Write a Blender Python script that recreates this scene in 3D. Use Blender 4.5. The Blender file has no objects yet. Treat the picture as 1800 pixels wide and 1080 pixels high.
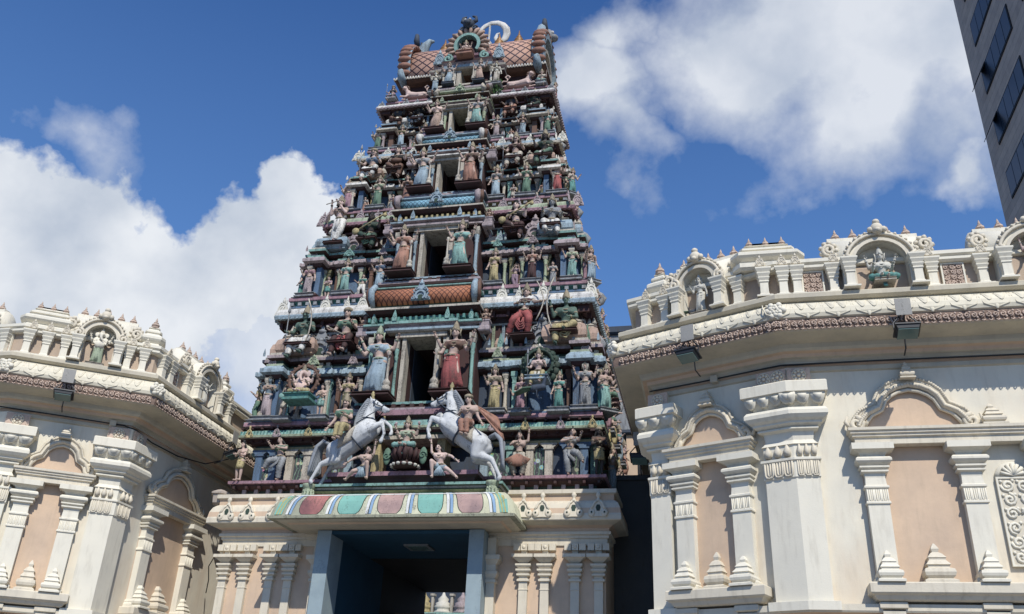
import bpy, bmesh, math, random
from mathutils import Vector, Matrix, noise
random.seed(7)
S = bpy.context.scene
rad = math.radians
V3 = Vector
pi = math.pi
# ---------------------------------------------------------------- camera
def make_camera():
    cd = bpy.data.cameras.new('camera'); co = bpy.data.objects.new('camera', cd); S.collection.objects.link(co)
    r = Vector((0.97728856, 0.20773142, 0.04188947)); d = Vector((-0.05633361, 0.44523062, -0.89364211)); f = Vector((-0.20428802, 0.87098642, 0.44682105))
    M = Matrix((r, -d, -f)).transposed().to_4x4(); M.translation = Vector((7, -20, 1.6))
    co.matrix_world = M
    cd.sensor_width = 36; cd.lens = 32.0; cd.clip_start = .1; cd.clip_end = 3000
    S.camera = co
make_camera()
SUN = Vector((1, -2.0, 2.36)).normalized()
# ---------------------------------------------------------------- world: sky with cumulus
def make_world():
    w = bpy.data.worlds.new('World'); S.world = w; w.use_nodes = True
    nt = w.node_tree; N = nt.nodes; L = nt.links; N.clear()
    def nd(t, **k):
        n = N.new(t)
        for a, b in k.items(): setattr(n, a, b)
        return n
    out = nd('ShaderNodeOutputWorld'); bg = nd('ShaderNodeBackground')
    sky = nd('ShaderNodeTexSky', sky_type='NISHITA', sun_disc=False)
    sky.sun_elevation = math.asin(SUN.z); sky.sun_rotation = math.atan2(SUN.x, SUN.y)
    sky.altitude = 0; sky.air_density = 1.0; sky.dust_density = .6; sky.ozone_density = 2.2
    tc = nd('ShaderNodeTexCoord')
    nrm = nd('ShaderNodeVectorMath', operation='NORMALIZE'); L.new(tc.outputs['Generated'], nrm.inputs[0])
    def mth(op, a, b=None, clamp=False):
        m = nd('ShaderNodeMath', operation=op, use_clamp=clamp)
        for i, v in enumerate((a, b)):
            if v is None: continue
            if isinstance(v, (int, float)): m.inputs[i].default_value = v
            else: L.new(v, m.inputs[i])
        return m.outputs[0]
    n1 = nd('ShaderNodeTexNoise'); n1.inputs['Scale'].default_value = 5.2; n1.inputs['Detail'].default_value = 9; n1.inputs['Roughness'].default_value = .56
    n2 = nd('ShaderNodeTexNoise'); n2.inputs['Scale'].default_value = 9; n2.inputs['Detail'].default_value = 6; n2.inputs['Roughness'].default_value = .5
    mp = nd('ShaderNodeMapping'); mp.inputs['Location'].default_value = (3.1, .7, 1.9)
    L.new(nrm.outputs[0], mp.inputs[0]); L.new(mp.outputs[0], n1.inputs['Vector']); L.new(mp.outputs[0], n2.inputs['Vector'])
    nw = nd('ShaderNodeTexNoise'); nw.inputs['Scale'].default_value = 4.5; nw.inputs['Detail'].default_value = 7; nw.inputs['Roughness'].default_value = .55; L.new(nrm.outputs[0], nw.inputs['Vector'])
    ws = nd('ShaderNodeVectorMath', operation='SUBTRACT'); L.new(nw.outputs['Color'], ws.inputs[0]); ws.inputs[1].default_value = (.5, .5, .5)
    wm = nd('ShaderNodeVectorMath', operation='SCALE'); L.new(ws.outputs[0], wm.inputs[0]); wm.inputs['Scale'].default_value = .26
    wa = nd('ShaderNodeVectorMath', operation='ADD'); L.new(nrm.outputs[0], wa.inputs[0]); L.new(wm.outputs[0], wa.inputs[1])
    wn = nd('ShaderNodeVectorMath', operation='NORMALIZE'); L.new(wa.outputs[0], wn.inputs[0])
    # cloud banks: (direction, angular radius, softness weight)
    acc = None; soft = None
    for (x, y, z), rr, wgt, kind in CLOUDS:
        v = Vector((x, y, z)).normalized()
        dp = nd('ShaderNodeVectorMath', operation='DOT_PRODUCT'); L.new(wn.outputs[0], dp.inputs[0]); dp.inputs[1].default_value = v
        ang = mth('ARCCOSINE', dp.outputs['Value'])
        b = mth('MULTIPLY', mth('SUBTRACT', 1.0, mth('DIVIDE', ang, rad(rr))), wgt)
        b = mth('MAXIMUM', b, -1.0)
        if kind == 0: acc = b if acc is None else mth('MAXIMUM', acc, b)
        else: soft = b if soft is None else mth('MAXIMUM', soft, b)
    nz = mth('MULTIPLY', mth('SUBTRACT', n1.outputs['Fac'], .5), 2.6)
    dens = mth('MULTIPLY', mth('ADD', mth('ADD', acc, nz), -.12), 5.0, clamp=True)
    nz2 = mth('MULTIPLY', mth('SUBTRACT', n1.outputs['Fac'], .5), 2.2)
    dens2 = mth('MULTIPLY', mth('ADD', mth('ADD', soft, nz2), -.0), 1.3, clamp=True)
    dens2 = mth('MULTIPLY', dens2, .88)
    allc = mth('MAXIMUM', dens, dens2)
    # cloud brightness: billow shading from second noise
    cr = nd('ShaderNodeValToRGB'); L.new(n2.outputs['Fac'], cr.inputs[0])
    cr.color_ramp.elements[0].position = .3; cr.color_ramp.elements[0].color = (5.8, 6.6, 7.9, 1)
    cr.color_ramp.elements[1].position = .62; cr.color_ramp.elements[1].color = (9.6, 10.0, 10.6, 1)
    hs = nd('ShaderNodeMixRGB'); hs.blend_type = 'MULTIPLY'; hs.inputs[0].default_value = 1; L.new(sky.outputs[0], hs.inputs[1]); hs.inputs[2].default_value = SKYTINT
    sp = nd('ShaderNodeSeparateXYZ'); L.new(nrm.outputs[0], sp.inputs[0])
    hz = nd('ShaderNodeMapRange'); L.new(sp.outputs[2], hz.inputs[0]); hz.inputs[1].default_value = .74; hz.inputs[2].default_value = .15; hz.inputs[3].default_value = 0; hz.inputs[4].default_value = .6
    h2 = nd('ShaderNodeMixRGB'); L.new(hz.outputs[0], h2.inputs[0]); L.new(hs.outputs[0], h2.inputs[1]); h2.inputs[2].default_value = (2.6, 4.9, 8.9, 1); hs = h2
    mx = nd('ShaderNodeMixRGB'); L.new(allc, mx.inputs[0]); L.new(hs.outputs[0], mx.inputs[1]); L.new(cr.outputs[0], mx.inputs[2])
    L.new(mx.outputs[0], bg.inputs['Color']); bg.inputs['Strength'].default_value = .085
    L.new(bg.outputs[0], out.inputs[0])
SKYTINT = (.56, 1.02, 1.66, 1)
CLOUDS = []
def pix_dir(px, py):
    x = px - 900; y = py - 540; f = 1600
    return (0.97728856*x - 0.05633361*y - 0.20428802*f, 0.20773142*x + 0.44523062*y + 0.87098642*f, 0.04188947*x - 0.89364211*y + 0.44682105*f)
for px, py, rr, w, k in [(-60, 520, 11, 1.5, 0), (130, 520, 8.5, 1.4, 0), (300, 470, 6.5, 1.4, 0), (470, 470, 5.5, 1.4, 0), (490, 330, 3.2, 1.3, 0), (390, 380, 3.5, 1.1, 0), (-20, 330, 6.2, 1.3, 0), (110, 370, 5, 1.2, 0), (560, 420, 2.6, 1.0, 0),
                         (1480, 10, 12, 1.9, 1), (1330, 110, 7, 1.5, 1), (1640, 120, 8, 1.4, 1), (1090, 160, 4.2, 1.25, 1), (1130, 70, 3.4, 1.0, 1), (1130, 240, 3.2, .8, 1), (1480, 230, 5.5, 1.1, 1), (1700, 330, 1.8, .8, 1), (400, 600, 9, 1.3, 1), (125, 205, 2.6, .62, 1), (60, 560, 9, .9, 1)]:
    CLOUDS.append((pix_dir(px, py), rr, w, k))
make_world()
# ---------------------------------------------------------------- sun, exposure
sl = bpy.data.lights.new('sun', 'SUN'); sl.energy = 4.9; sl.angle = rad(.5); sl.color = (1, .95, .87)
so = bpy.data.objects.new('sun', sl); S.collection.objects.link(so); so.rotation_euler = SUN.to_track_quat('Z', 'Y').to_euler()
S.view_settings.view_transform = 'Standard'; S.view_settings.look = 'None'; S.view_settings.exposure = 0.0; S.view_settings.gamma = 1
# ---------------------------------------------------------------- materials
MATS = {}
def paint(name, col, grime=.35, rough=.75, var=.25, bump=.25, stain=None, kind=None, col2=None, sc=1.0, metal=0):
    if name in MATS: return MATS[name]
    m = bpy.data.materials.new(name); m.use_nodes = True; nt = m.node_tree; N = nt.nodes; L = nt.links
    b = N['Principled BSDF']; b.inputs['Roughness'].default_value = rough; b.inputs['Metallic'].default_value = metal
    b.inputs['Specular IOR Level'].default_value = .3
    geo = N.new('ShaderNodeNewGeometry')
    def noi(scale, det, mul=(1, 1, 1), r=.6):
        mp = N.new('ShaderNodeMapping'); mp.inputs['Scale'].default_value = mul; L.new(geo.outputs['Position'], mp.inputs[0])
        n = N.new('ShaderNodeTexNoise'); n.inputs['Scale'].default_value = scale; n.inputs['Detail'].default_value = det; n.inputs['Roughness'].default_value = r
        L.new(mp.outputs[0], n.inputs['Vector']); return n.outputs['Fac']
    def mix(f, a, bb, bt='MIX'):
        x = N.new('ShaderNodeMixRGB'); x.blend_type = bt
        for i, v in ((0, f), (1, a), (2, bb)):
            if isinstance(v, (int, float)): x.inputs[i].default_value = v
            elif isinstance(v, tuple): x.inputs[i].default_value = v if len(v) == 4 else (*v, 1)
            else: L.new(v, x.inputs[i])
        return x.outputs[0]
    def rmp(f, p0, p1, c0=0, c1=1):
        r = N.new('ShaderNodeMapRange'); r.inputs[1].default_value = p0; r.inputs[2].default_value = p1; r.inputs[3].default_value = c0; r.inputs[4].default_value = c1; L.new(f, r.inputs[0]); return r.outputs[0]
    base = col
    if kind == 'diamond':
        sx = N.new('ShaderNodeSeparateXYZ'); L.new(geo.outputs['Position'], sx.inputs[0])
        def mm(op, a, c):
            q = N.new('ShaderNodeMath'); q.operation = op
            for i, v in ((0, a), (1, c)):
                if isinstance(v, (int, float)): q.inputs[i].default_value = v
                elif v is not None: L.new(v, q.inputs[i])
            return q.outputs[0]
        zz = mm('SUBTRACT', sx.outputs[2], mm('MULTIPLY', sx.outputs[1], -.6))
        f = None
        for sgn in (1, -1):
            u = mm('FRACT', mm('MULTIPLY', mm('ADD', mm('MULTIPLY', sx.outputs[0], sgn), zz), sc), None)
            l = mm('GREATER_THAN', mm('ABSOLUTE', mm('SUBTRACT', u, .5), None), .4)
            f = l if f is None else mm('MAXIMUM', f, l)
        base = mix(f, col, col2)
    elif kind == 'flowers':
        v = N.new('ShaderNodeTexVoronoi'); v.inputs['Scale'].default_value = sc; L.new(geo.outputs['Position'], v.inputs['Vector'])
        v2 = N.new('ShaderNodeTexVoronoi'); v2.inputs['Scale'].default_value = sc*2.6; L.new(geo.outputs['Position'], v2.inputs['Vector'])
        hs = N.new('ShaderNodeHueSaturation'); hs.inputs['Saturation'].default_value = .55; hs.inputs['Value'].default_value = .55; L.new(v.outputs['Color'], hs.inputs['Color'])
        w = N.new('ShaderNodeTexWave'); w.inputs['Scale'].default_value = sc*.5; w.inputs['Distortion'].default_value = 9; L.new(geo.outputs['Position'], w.inputs['Vector'])
        vine = rmp(w.outputs['Fac'], .80, .88)
        base = mix(vine, col, col2)
        base = mix(rmp(v2.outputs['Distance'], .18, .14), base, (.25, .3, .27))
        base = mix(rmp(v.outputs['Distance'], .38, .32), base, hs.outputs[0])
        base = mix(rmp(v.outputs['Distance'], .12, .1), base, (.5, .42, .1))
    elif kind == 'tiles':
        bt = N.new('ShaderNodeTexBrick'); bt.inputs['Scale'].default_value = sc; bt.inputs['Mortar Size'].default_value = .012
        cb = N.new('ShaderNodeMapping'); cb.inputs['Rotation'].default_value = (rad(90), 0, rad(90)) if col2 else (0, 0, 0)
        L.new(geo.outputs['Position'], cb.inputs[0]); L.new(cb.outputs[0], bt.inputs['Vector'])
        bt.inputs['Color1'].default_value = (*col, 1); bt.inputs['Color2'].default_value = (*[c*.85 for c in col], 1); bt.inputs['Mortar'].default_value = (*[c*.5 for c in col], 1)
        base = bt.outputs[0]
    nlow = noi(1.7, 4); nst = noi(9, 6, (1, 1, .18)); nf = noi(34, 7, r=.7)
    c = mix(rmp(nlow, .3, .7), base, mix(1.0, base, (1-var, 1-var*.95, 1-var*.8), 'MULTIPLY')) if var else base
    c = mix(rmp(nf, .3, .7, 0, .5*var), c, mix(1.0, c, (.6, .6, .6), 'MULTIPLY'))
    if stain: c = mix(rmp(noi(.9, 5, (1, 1, .4)), .45, .75, 0, .8), c, stain)
    if grime:
        g = N.new('ShaderNodeMath'); g.operation = 'ADD'; L.new(nst, g.inputs[0]); L.new(nf, g.inputs[1])
        gg = rmp(g.outputs[0], 1.18 - .2*grime, 1.36, 0, min(1, .4 + grime))
        if name.startswith('plaster'): gg = rmp(nst, .52, .85, 0, min(.6, grime*.9))
        c = mix(gg, c, (.20, .165, .12) if name.startswith('plaster') else (.045, .042, .036))
    L.new(c, b.inputs['Base Color'])
    if bump:
        bp = N.new('ShaderNodeBump'); bp.inputs['Strength'].default_value = bump; bp.inputs['Distance'].default_value = .02
        L.new(nf, bp.inputs['Height']); L.new(bp.outputs[0], b.inputs['Normal'])
    MATS[name] = m; return m
G = 1.2
PAL = dict(cream=(.62, .54, .40), white=(.66, .63, .55), pinkw=(.50, .38, .38), pink=(.46, .22, .27), mauve=(.36, .22, .30), maroon=(.09, .03, .028), turq=(.22, .50, .42), teal=(.08, .36, .30),
           blue=(.10, .21, .36), lblue=(.33, .48, .56), slate=(.05, .08, .13), green=(.12, .27, .16), lgreen=(.42, .52, .30), dgreen=(.03, .08, .05), orange=(.48, .20, .11), peachy=(.58, .36, .24), yellow=(.58, .45, .14), olive=(.22, .20, .07),
           grey=(.33, .35, .36), black=(.018, .018, .02), skin=(.52, .34, .25), skinp=(.62, .42, .34), skinb=(.17, .27, .33), sking=(.10, .20, .14), skind=(.07, .05, .045), gold=(.42, .33, .18), goldd=(.30, .19, .06), red=(.48, .07, .06), brown=(.22, .10, .055), stat=(.58, .55, .44))
def soften(c, a=.30):
    l = .3*c[0]+.55*c[1]+.15*c[2]; return tuple(x*(1-a)+l*a for x in c)
def mt(n):
    g = G
    if n in ('skin', 'skinp', 'stat'): g = .35
    k = 1.0 if n in ('skin', 'skinp', 'stat', 'white') else .80
    return paint('paint_' + n, tuple(v*k for v in soften(PAL[n])), grime=g)
WALL = paint('plaster_offwhite', (.68, .635, .52), grime=.3, var=.12, stain=(.56, .45, .33), bump=.12)
TRIM = paint('plaster_cream', (.63, .57, .45), grime=.55, var=.18, bump=.2)
TRIMW = paint('plaster_white_trim', (.68, .64, .53), grime=.42, var=.1, bump=.15)
PEACH = paint('plaster_peach', (.59, .44, .31), grime=.26, var=.2, bump=.12)
CARVE = paint('carved_sandstone', (.56, .43, .34), grime=.5, var=.3, bump=.5)
CARVED = paint('carved_backing_brown', (.24, .165, .125), grime=.5, var=.3, bump=.4)
SOFF = paint('plaster_soffit', (.52, .47, .36), grime=.35, var=.25, bump=.15)
BANDC = paint('plaster_band_cream', (.64, .59, .46), grime=.3, var=.14, bump=.15)
METG = paint('grey_metal', (.22, .23, .23), grime=.3, rough=.45, metal=.3, bump=.05)
METD = paint('dark_metal', (.035, .037, .04), grime=.2, rough=.5, metal=.3, bump=.05)
GLASS = paint('lamp_glass', (.10, .16, .15), grime=.1, rough=.12, bump=0)
HORSE = paint('horse_grey_paint', (.58, .59, .58), grime=.6, var=.3)
DIAM = paint('diamond_peach', (.50, .30, .22), grime=.4, kind='diamond', col2=(.05, .03, .04), sc=3.0)
SCALEO = paint('scale_orange', (.42, .17, .09), grime=.55, kind='diamond', col2=(.10, .04, .03), sc=7)
SCALEB = paint('scale_blue', (.22, .42, .52), grime=.6, kind='diamond', col2=(.07, .13, .17), sc=8)
FLOW = paint('flower_mural', (.055, .06, .065), grime=.3, kind='flowers', col2=(.14, .22, .15), sc=6.5)
# ---------------------------------------------------------------- mesh builder
class MB:
    def __init__(s, M=None): s.v = []; s.f = []; s.mi = []; s.M = M or Matrix(); s.m = 0; s.smooth = False; s.sf = []
    def add(s, vs, fs, m=None):
        o = len(s.v); M = s.M
        s.v += [tuple(M @ Vector(p)) for p in vs]
        s.f += [[i+o for i in f] for f in fs]
        if isinstance(m, list): s.mi += m
        else: s.mi += [s.m if m is None else m]*len(fs)
        s.sf += [s.smooth]*len(fs)
    def box(s, x0, x1, y0, y1, z0, z1, m=None):
        s.add([(x0,y0,z0),(x1,y0,z0),(x1,y1,z0),(x0,y1,z0),(x0,y0,z1),(x1,y0,z1),(x1,y1,z1),(x0,y1,z1)], [[3,2,1,0],[4,5,6,7],[0,1,5,4],[1,2,6,5],[2,3,7,6],[3,0,4,7]], m)
    def rings(s, R, closed=True, cap=True, m=None, ms=None):
        n = len(R[0]); vs = [p for r in R for p in r]; fs = []; mm = []
        for i in range(len(R)-1):
            for j in range(n if closed else n-1):
                k = (j+1) % n; fs.append([i*n+j, i*n+k, (i+1)*n+k, (i+1)*n+j]); mm.append(ms[i] if ms else (s.m if m is None else m))
        if cap:
            fs.append(list(range(n))[::-1]); mm.append(mm[0]); fs.append([(len(R)-1)*n+j for j in range(n)]); mm.append(mm[-2])
        s.add(vs, fs, mm)
    def stack(s, plan, prof, m=None):      # closed ccw plan; prof of (offset, z[, mat])
        n = len(plan); mit = []
        for i in range(n):
            a = Vector(plan[i-1]); b = Vector(plan[i]); c = Vector(plan[(i+1) % n])
            d1 = (b-a).normalized(); d2 = (c-b).normalized(); n1 = Vector((d1.y, -d1.x)); n2 = Vector((d2.y, -d2.x))
            k = n1+n2; mit.append(k / max(.25, k.dot(n1)))
        s.rings([[(plan[i][0]+mit[i].x*p[0], plan[i][1]+mit[i].y*p[0], p[1]) for i in range(n)] for p in prof], ms=[(p[2] if len(p) > 2 else (s.m if m is None else m)) for p in prof[:-1]] if any(len(p) > 2 for p in prof) else None, m=m)
    def rect(s, x0, x1, y0, y1, prof, m=None): s.stack([(x0,y0),(x1,y0),(x1,y1),(x0,y1)], prof, m)
    def sweep(s, path, prof, m=None, caps=True):     # open path, outward = right of travel
        n = len(path); mit = []
        for i in range(n):
            b = Vector(path[i]); ds = []
            if i > 0: ds.append((b-Vector(path[i-1])).normalized())
            if i < n-1: ds.append((Vector(path[i+1])-b).normalized())
            ns = [Vector((d.y, -d.x)) for d in ds]
            k = ns[0]+ns[-1]; mit.append(k/k.dot(ns[0]))
        R = [[(path[i][0]+mit[i].x*p[0], path[i][1]+mit[i].y*p[0], p[1]) for p in prof] for i in range(n)]
        k = len(prof); vs = [p for r in R for p in r]; fs = []; mm = []
        for i in range(n-1):
            for j in range(k-1):
                fs.append([i*k+j, (i+1)*k+j, (i+1)*k+j+1, i*k+j+1]); mm.append(prof[j][2] if len(prof[j]) > 2 else (s.m if m is None else m))
        s.add(vs, fs, mm)
    def tube(s, pts, rad_, n=8, m=None, cap=True, squash=1.0):
        P = [Vector(p) for p in pts]; R = []; up = None
        for i, p in enumerate(P):
            d = (P[min(i+1, len(P)-1)]-P[max(i-1, 0)]).normalized()
            if up is None: up = Vector((0,0,1)) if abs(d.z) < .9 else Vector((0,1,0))
            a = d.cross(up).normalized(); b = a.cross(d).normalized(); up = b
            r = rad_[i] if isinstance(rad_, (list, tuple)) else rad_
            R.append([tuple(p + a*math.cos(t*2*pi/n)*r + b*math.sin(t*2*pi/n)*r*squash) for t in range(n)])
        s.rings(R, m=m, cap=cap)
    def limb(s, a, b, ra, rb, n=10, m=None):
        a = Vector(a); b = Vector(b); d = (b-a); L = d.length
        if L < 1e-6: return
        d /= L; pts = [a-d*ra*.92, a-d*ra*.6, a, a.lerp(b, .5), b, b+d*rb*.6, b+d*rb*.92]
        s.tube(pts, [ra*.35, ra*.8, ra, (ra+rb)*.5, rb, rb*.8, rb*.35], n, m)
    def ball(s, c, r, n=12, k=7, m=None, rot=None):
        r = (r, r, r) if isinstance(r, (int, float)) else r; R = []
        for i in range(k+1):
            t = -pi/2 + pi*(i+.15)/(k+.3)
            ring = []
            for j in range(n):
                q = Vector((math.cos(t)*math.cos(2*pi*j/n)*r[0], math.cos(t)*math.sin(2*pi*j/n)*r[1], math.sin(t)*r[2]))
                if rot: q = rot @ q
                ring.append((c[0]+q.x, c[1]+q.y, c[2]+q.z))
            R.append(ring)
        s.rings(R, m=m)
    def lathe(s, cx, cy, prof, n=12, m=None, sq=1.0, rot=0):
        s.rings([[(cx+r*math.cos(2*pi*j/n+rot), cy+r*sq*math.sin(2*pi*j/n+rot), z) for j in range(n)] for r, z in prof], m=m)
    def prism(s, out, y0, y1, m=None):      # outline in (x,z), ccw seen from -y
        n = len(out); vs = [(x, y0, z) for x, z in out]+[(x, y1, z) for x, z in out]
        s.add(vs, [list(range(n)), [n+i for i in range(n)][::-1]] + [[i, n+i, n+(i+1) % n, (i+1) % n] for i in range(n)], m)
    def strip(s, A, B, y0, y1, m=None):      # band between two outlines (x,z), extruded y0..y1
        n = len(A); vs = [(x, y0, z) for x, z in A]+[(x, y0, z) for x, z in B]+[(x, y1, z) for x, z in A]+[(x, y1, z) for x, z in B]; fs = []
        for i in range(n-1):
            fs += [[i, i+1, n+i+1, n+i], [i, 2*n+i, 2*n+i+1, i+1], [n+i, n+i+1, 3*n+i+1, 3*n+i]]
        fs += [[0, n, 3*n, 2*n], [n-1, 3*n-1, 4*n-1, 2*n-1]]
        s.add(vs, fs, m)
    def mesh(s, name, mats=None, weld=False):
        me = bpy.data.meshes.new(name); me.from_pydata(s.v, [], s.f)
        for m in mats or []: me.materials.append(m)
        me.polygons.foreach_set('material_index', s.mi); me.polygons.foreach_set('use_smooth', s.sf)
        bm = bmesh.new(); bm.from_mesh(me); bmesh.ops.recalc_face_normals(bm, faces=bm.faces); bm.to_mesh(me); bm.free()
        me.update(); return me
def link(name, data, parent=None, M=None, PM=None):
    o = bpy.data.objects.new(name, data); S.collection.objects.link(o)
    if M is not None: o.matrix_basis = M
    if parent is not None:
        o.parent = parent
        if PM is not None: o.matrix_parent_inverse = PM.inverted()
    return o
def build(mb, name, mats, parent=None, M=None): 
    mats = mats if isinstance(mats, (list, tuple)) else [mats]
    return link(name, mb.mesh(name, mats), parent, M)
def tag(o, label=None, cat=None, group=None, kind=None):
    for k, v in (('label', label), ('category', cat), ('group', group), ('kind', kind)):
        if v: o[k] = v
    return o
def empty(name, loc=(0,0,0)):
    o = bpy.data.objects.new(name, None); S.collection.objects.link(o); o.location = loc; o.empty_display_size = .2; return o
def frame(ox, oy, ux, uy, oz=0):   # local x along (ux,uy), local y inward, z up
    l = math.hypot(ux, uy); ux /= l; uy /= l
    return Matrix(((ux, -uy, 0, ox), (uy, ux, 0, oy), (0, 0, 1, oz), (0, 0, 0, 1)))
def T(x, y, z, s=1, rz=0): return Matrix.Translation((x, y, z)) @ Matrix.Rotation(rz, 4, 'Z') @ Matrix.Diagonal((s, s, s, 1))
DG = None
def remesh(mb, voxel, smooth=2, name='m'):
    me = mb.mesh(name); o = bpy.data.objects.new('tmp', me); S.collection.objects.link(o)
    r = o.modifiers.new('r', 'REMESH'); r.mode = 'VOXEL'; r.voxel_size = voxel; r.use_smooth_shade = True
    if smooth: q = o.modifiers.new('s', 'SMOOTH'); q.factor = .5; q.iterations = smooth
    dg = bpy.context.evaluated_depsgraph_get(); dg.update()
    nm = bpy.data.meshes.new_from_object(o.evaluated_get(dg)); nm.name = name
    bpy.data.objects.remove(o); bpy.data.meshes.remove(me)
    nm.materials.clear()
    return nm
def spiral(cx, cz, r, turns=1.4, a0=0, sgn=1, n=16, y=0):
    return [(cx+r*(1-.8*i/n)*math.cos(a0+sgn*turns*2*pi*i/n), y, cz+r*(1-.8*i/n)*math.sin(a0+sgn*turns*2*pi*i/n)) for i in range(n+1)]
def arc(cx, cz, rx, rz, a0, a1, n): return [(cx+rx*math.cos(rad(a0+(a1-a0)*i/n)), cz+rz*math.sin(rad(a0+(a1-a0)*i/n))) for i in range(n+1)]

# ================================================================= ground
g = MB(); g.add([(-400,-400,0),(400,-400,0),(400,400,0),(-400,400,0)], [[0,1,2,3]])
tag(build(g, 'ground', paint('courtyard_paving', (.24, .23, .22), grime=.2, kind='tiles', sc=1.2)), kind='structure')
# ================================================================= shared ornaments
CACHE = {}
def kudu_mesh(kind, col):
    key = (kind, col)
    if key in CACHE: return CACHE[key]
    b = MB()
    if kind == 'kudu':       # horseshoe gable with scroll feet and ball crest
        b.prism([(-.5,0),(.5,0),(.46,.2),(.38,.34),(.36,.55),(.2,.78),(.1,.86),(-.1,.86),(-.2,.78),(-.36,.55),(-.38,.34),(-.46,.2)], -.02, .12)
        b.strip(arc(0,.42,.34,.36,-40,220,16), arc(0,.42,.25,.27,-40,220,16), -.09, 0)
        b.strip(arc(0,.40,.18,.2,-60,240,12), arc(0,.40,.11,.12,-60,240,12), -.08, 0)
        b.smooth = True
        b.ball((0,-.05,.40), (.08,.05,.09), 8, 5)
        for s in (-1, 1):
            b.tube(spiral(s*.32,.14,.15,1.5,pi/2,s,14,-.05), [.045-.002*i for i in range(15)], 6)
            b.tube([(s*.17,-.05,.62),(s*.24,-.05,.74),(s*.17,-.05,.84),(s*.08,-.05,.8)], [.045,.045,.035,.02], 6)
        b.lathe(0,.02,[(.06,.84),(.12,.9),(.13,.98),(.08,1.06),(.05,1.08),(.07,1.13),(.02,1.22)],8)
    elif kind == 'tall':     # taller, pierced kirtimukha gable
        b.prism([(-.52,0),(.52,0),(.5,.16),(.36,.3),(.42,.48),(.32,.68),(.2,.9),(.12,1.12),(-.12,1.12),(-.2,.9),(-.32,.68),(-.42,.48),(-.36,.3),(-.5,.16)], 0, .12)
        b.prism([(-.13,0),(.13,0),(.15,.22),(.08,.36),(-.08,.36),(-.15,.22)], -.03, .0, 1)
        b.strip(arc(0,.32,.3,.34,-60,240,14), arc(0,.32,.2,.23,-60,240,14), -.1, 0)
        b.smooth = True
        for s in (-1, 1):
            b.tube(spiral(s*.38,.13,.13,1.5,pi/2,s,12,-.05), .035, 6)
            b.tube(spiral(s*.2,.78,.12,1.3,-pi/2,s,12,-.04), .035, 6)
            b.tube([(s*.3,-.04,.5),(s*.38,-.04,.62),(s*.34,-.04,.74)], [.05,.045,.02], 6)
        b.ball((0,-.05,.72),(.1,.07,.1),8,5)
        b.lathe(0,.04,[(.08,1.05),(.14,1.12),(.14,1.2),(.06,1.26),(.08,1.34),(.015,1.48)],8)
    elif kind == 'fleur':     # three-lobed crest with a dark eye and knob
        b.prism([(-.1,.02),(.1,.02),(.34,.0),(.46,.08),(.48,.22),(.38,.36),(.27,.5),(.2,.66),(.11,.76),(-.11,.76),(-.2,.66),(-.27,.5),(-.38,.36),(-.48,.22),(-.46,.08),(-.34,.0)], -.06, .12)
        b.prism([(-.07,.26),(.07,.26),(.12,.42),(.07,.54),(-.07,.54),(-.12,.42)], -.072, -.05, 1)
        b.smooth = True
        for s in (-1, 1):
            b.ball((s*.31,-.07,.19),(.17,.07,.17),10,6); b.ball((s*.31,-.14,.19),(.05,.02,.05),6,4,1)
            b.tube([(s*.06,-.08,.7),(s*.19,-.09,.62),(s*.26,-.09,.46),(s*.36,-.08,.34)], [.05,.06,.06,.06], 6)
        b.lathe(0,0,[(.11,.7),(.13,.76),(.07,.82),(.07,.88),(.12,.94),(.13,1.0),(.08,1.1),(.02,1.14)],10)
    elif kind == 'antefix':     # small leaf-shaped upright
        b.prism([(-.25,0),(.25,0),(.28,.3),(.2,.55),(.1,.75),(0,1),(-.1,.75),(-.2,.55),(-.28,.3)], -.04, .1)
        b.strip(arc(0,.35,.2,.26,0,180,8), arc(0,.35,.1,.14,0,180,8), -.09, -.03)
        b.smooth = True; b.ball((0,-.06,.32),(.07,.05,.1),8,5)
    me = b.mesh('ornament_'+kind, [mt(col) if isinstance(col, str) else col, mt('dgreen')])
    CACHE[key] = me; return me
def put_kudu(kind, col, x, y, z, w, h, parent, F=None, name='gable_ornament', tilt=0):
    M = (F or Matrix()) @ Matrix.Translation((x, y, z)) @ Matrix.Rotation(tilt, 4, 'X') @ Matrix.Diagonal((w, w*.8, h, 1))
    return link(name, kudu_mesh(kind, col), parent, M)
def col_mesh(col, col2='cream', kind='round'):
    key = ('col', col, col2, kind)
    if key in CACHE: return CACHE[key]
    b = MB()
    if kind == 'round':
        b.rect(-.5,.5,-.5,.5,[(0,0),(0,.06),(-.08,.08),(-.1,.12)], 1)
        b.smooth = True
        b.lathe(0,0,[(.34,.12),(.4,.16),(.32,.2),(.36,.24),(.3,.28),(.28,.55),(.3,.7),(.38,.73),(.3,.76),(.42,.8),(.44,.84),(.3,.87)],10)
        b.smooth = False
        b.rect(-.36,.36,-.36,.36,[(0,.86),(.14,.92),(.16,.92),(.16,1.0)], 1)
    else:
        b.rect(-.34,.34,-.34,.34,[(.1,0),(.1,.04),(0,.06),(0,.74),(.08,.76),(.0,.78),(.0,.82),(.2,.9),(.26,.9),(.26,1.0)])
    me = b.mesh('column', [mt(col), mt(col2)]); CACHE[key] = me; return me
def put_col(col, x, y, z, w, h, parent, F=None, kind='round', col2='cream', name='column'):
    return link(name, col_mesh(col, col2, kind), parent, (F or Matrix()) @ T(x, y, z) @ Matrix.Diagonal((w, w, h, 1)))
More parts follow.
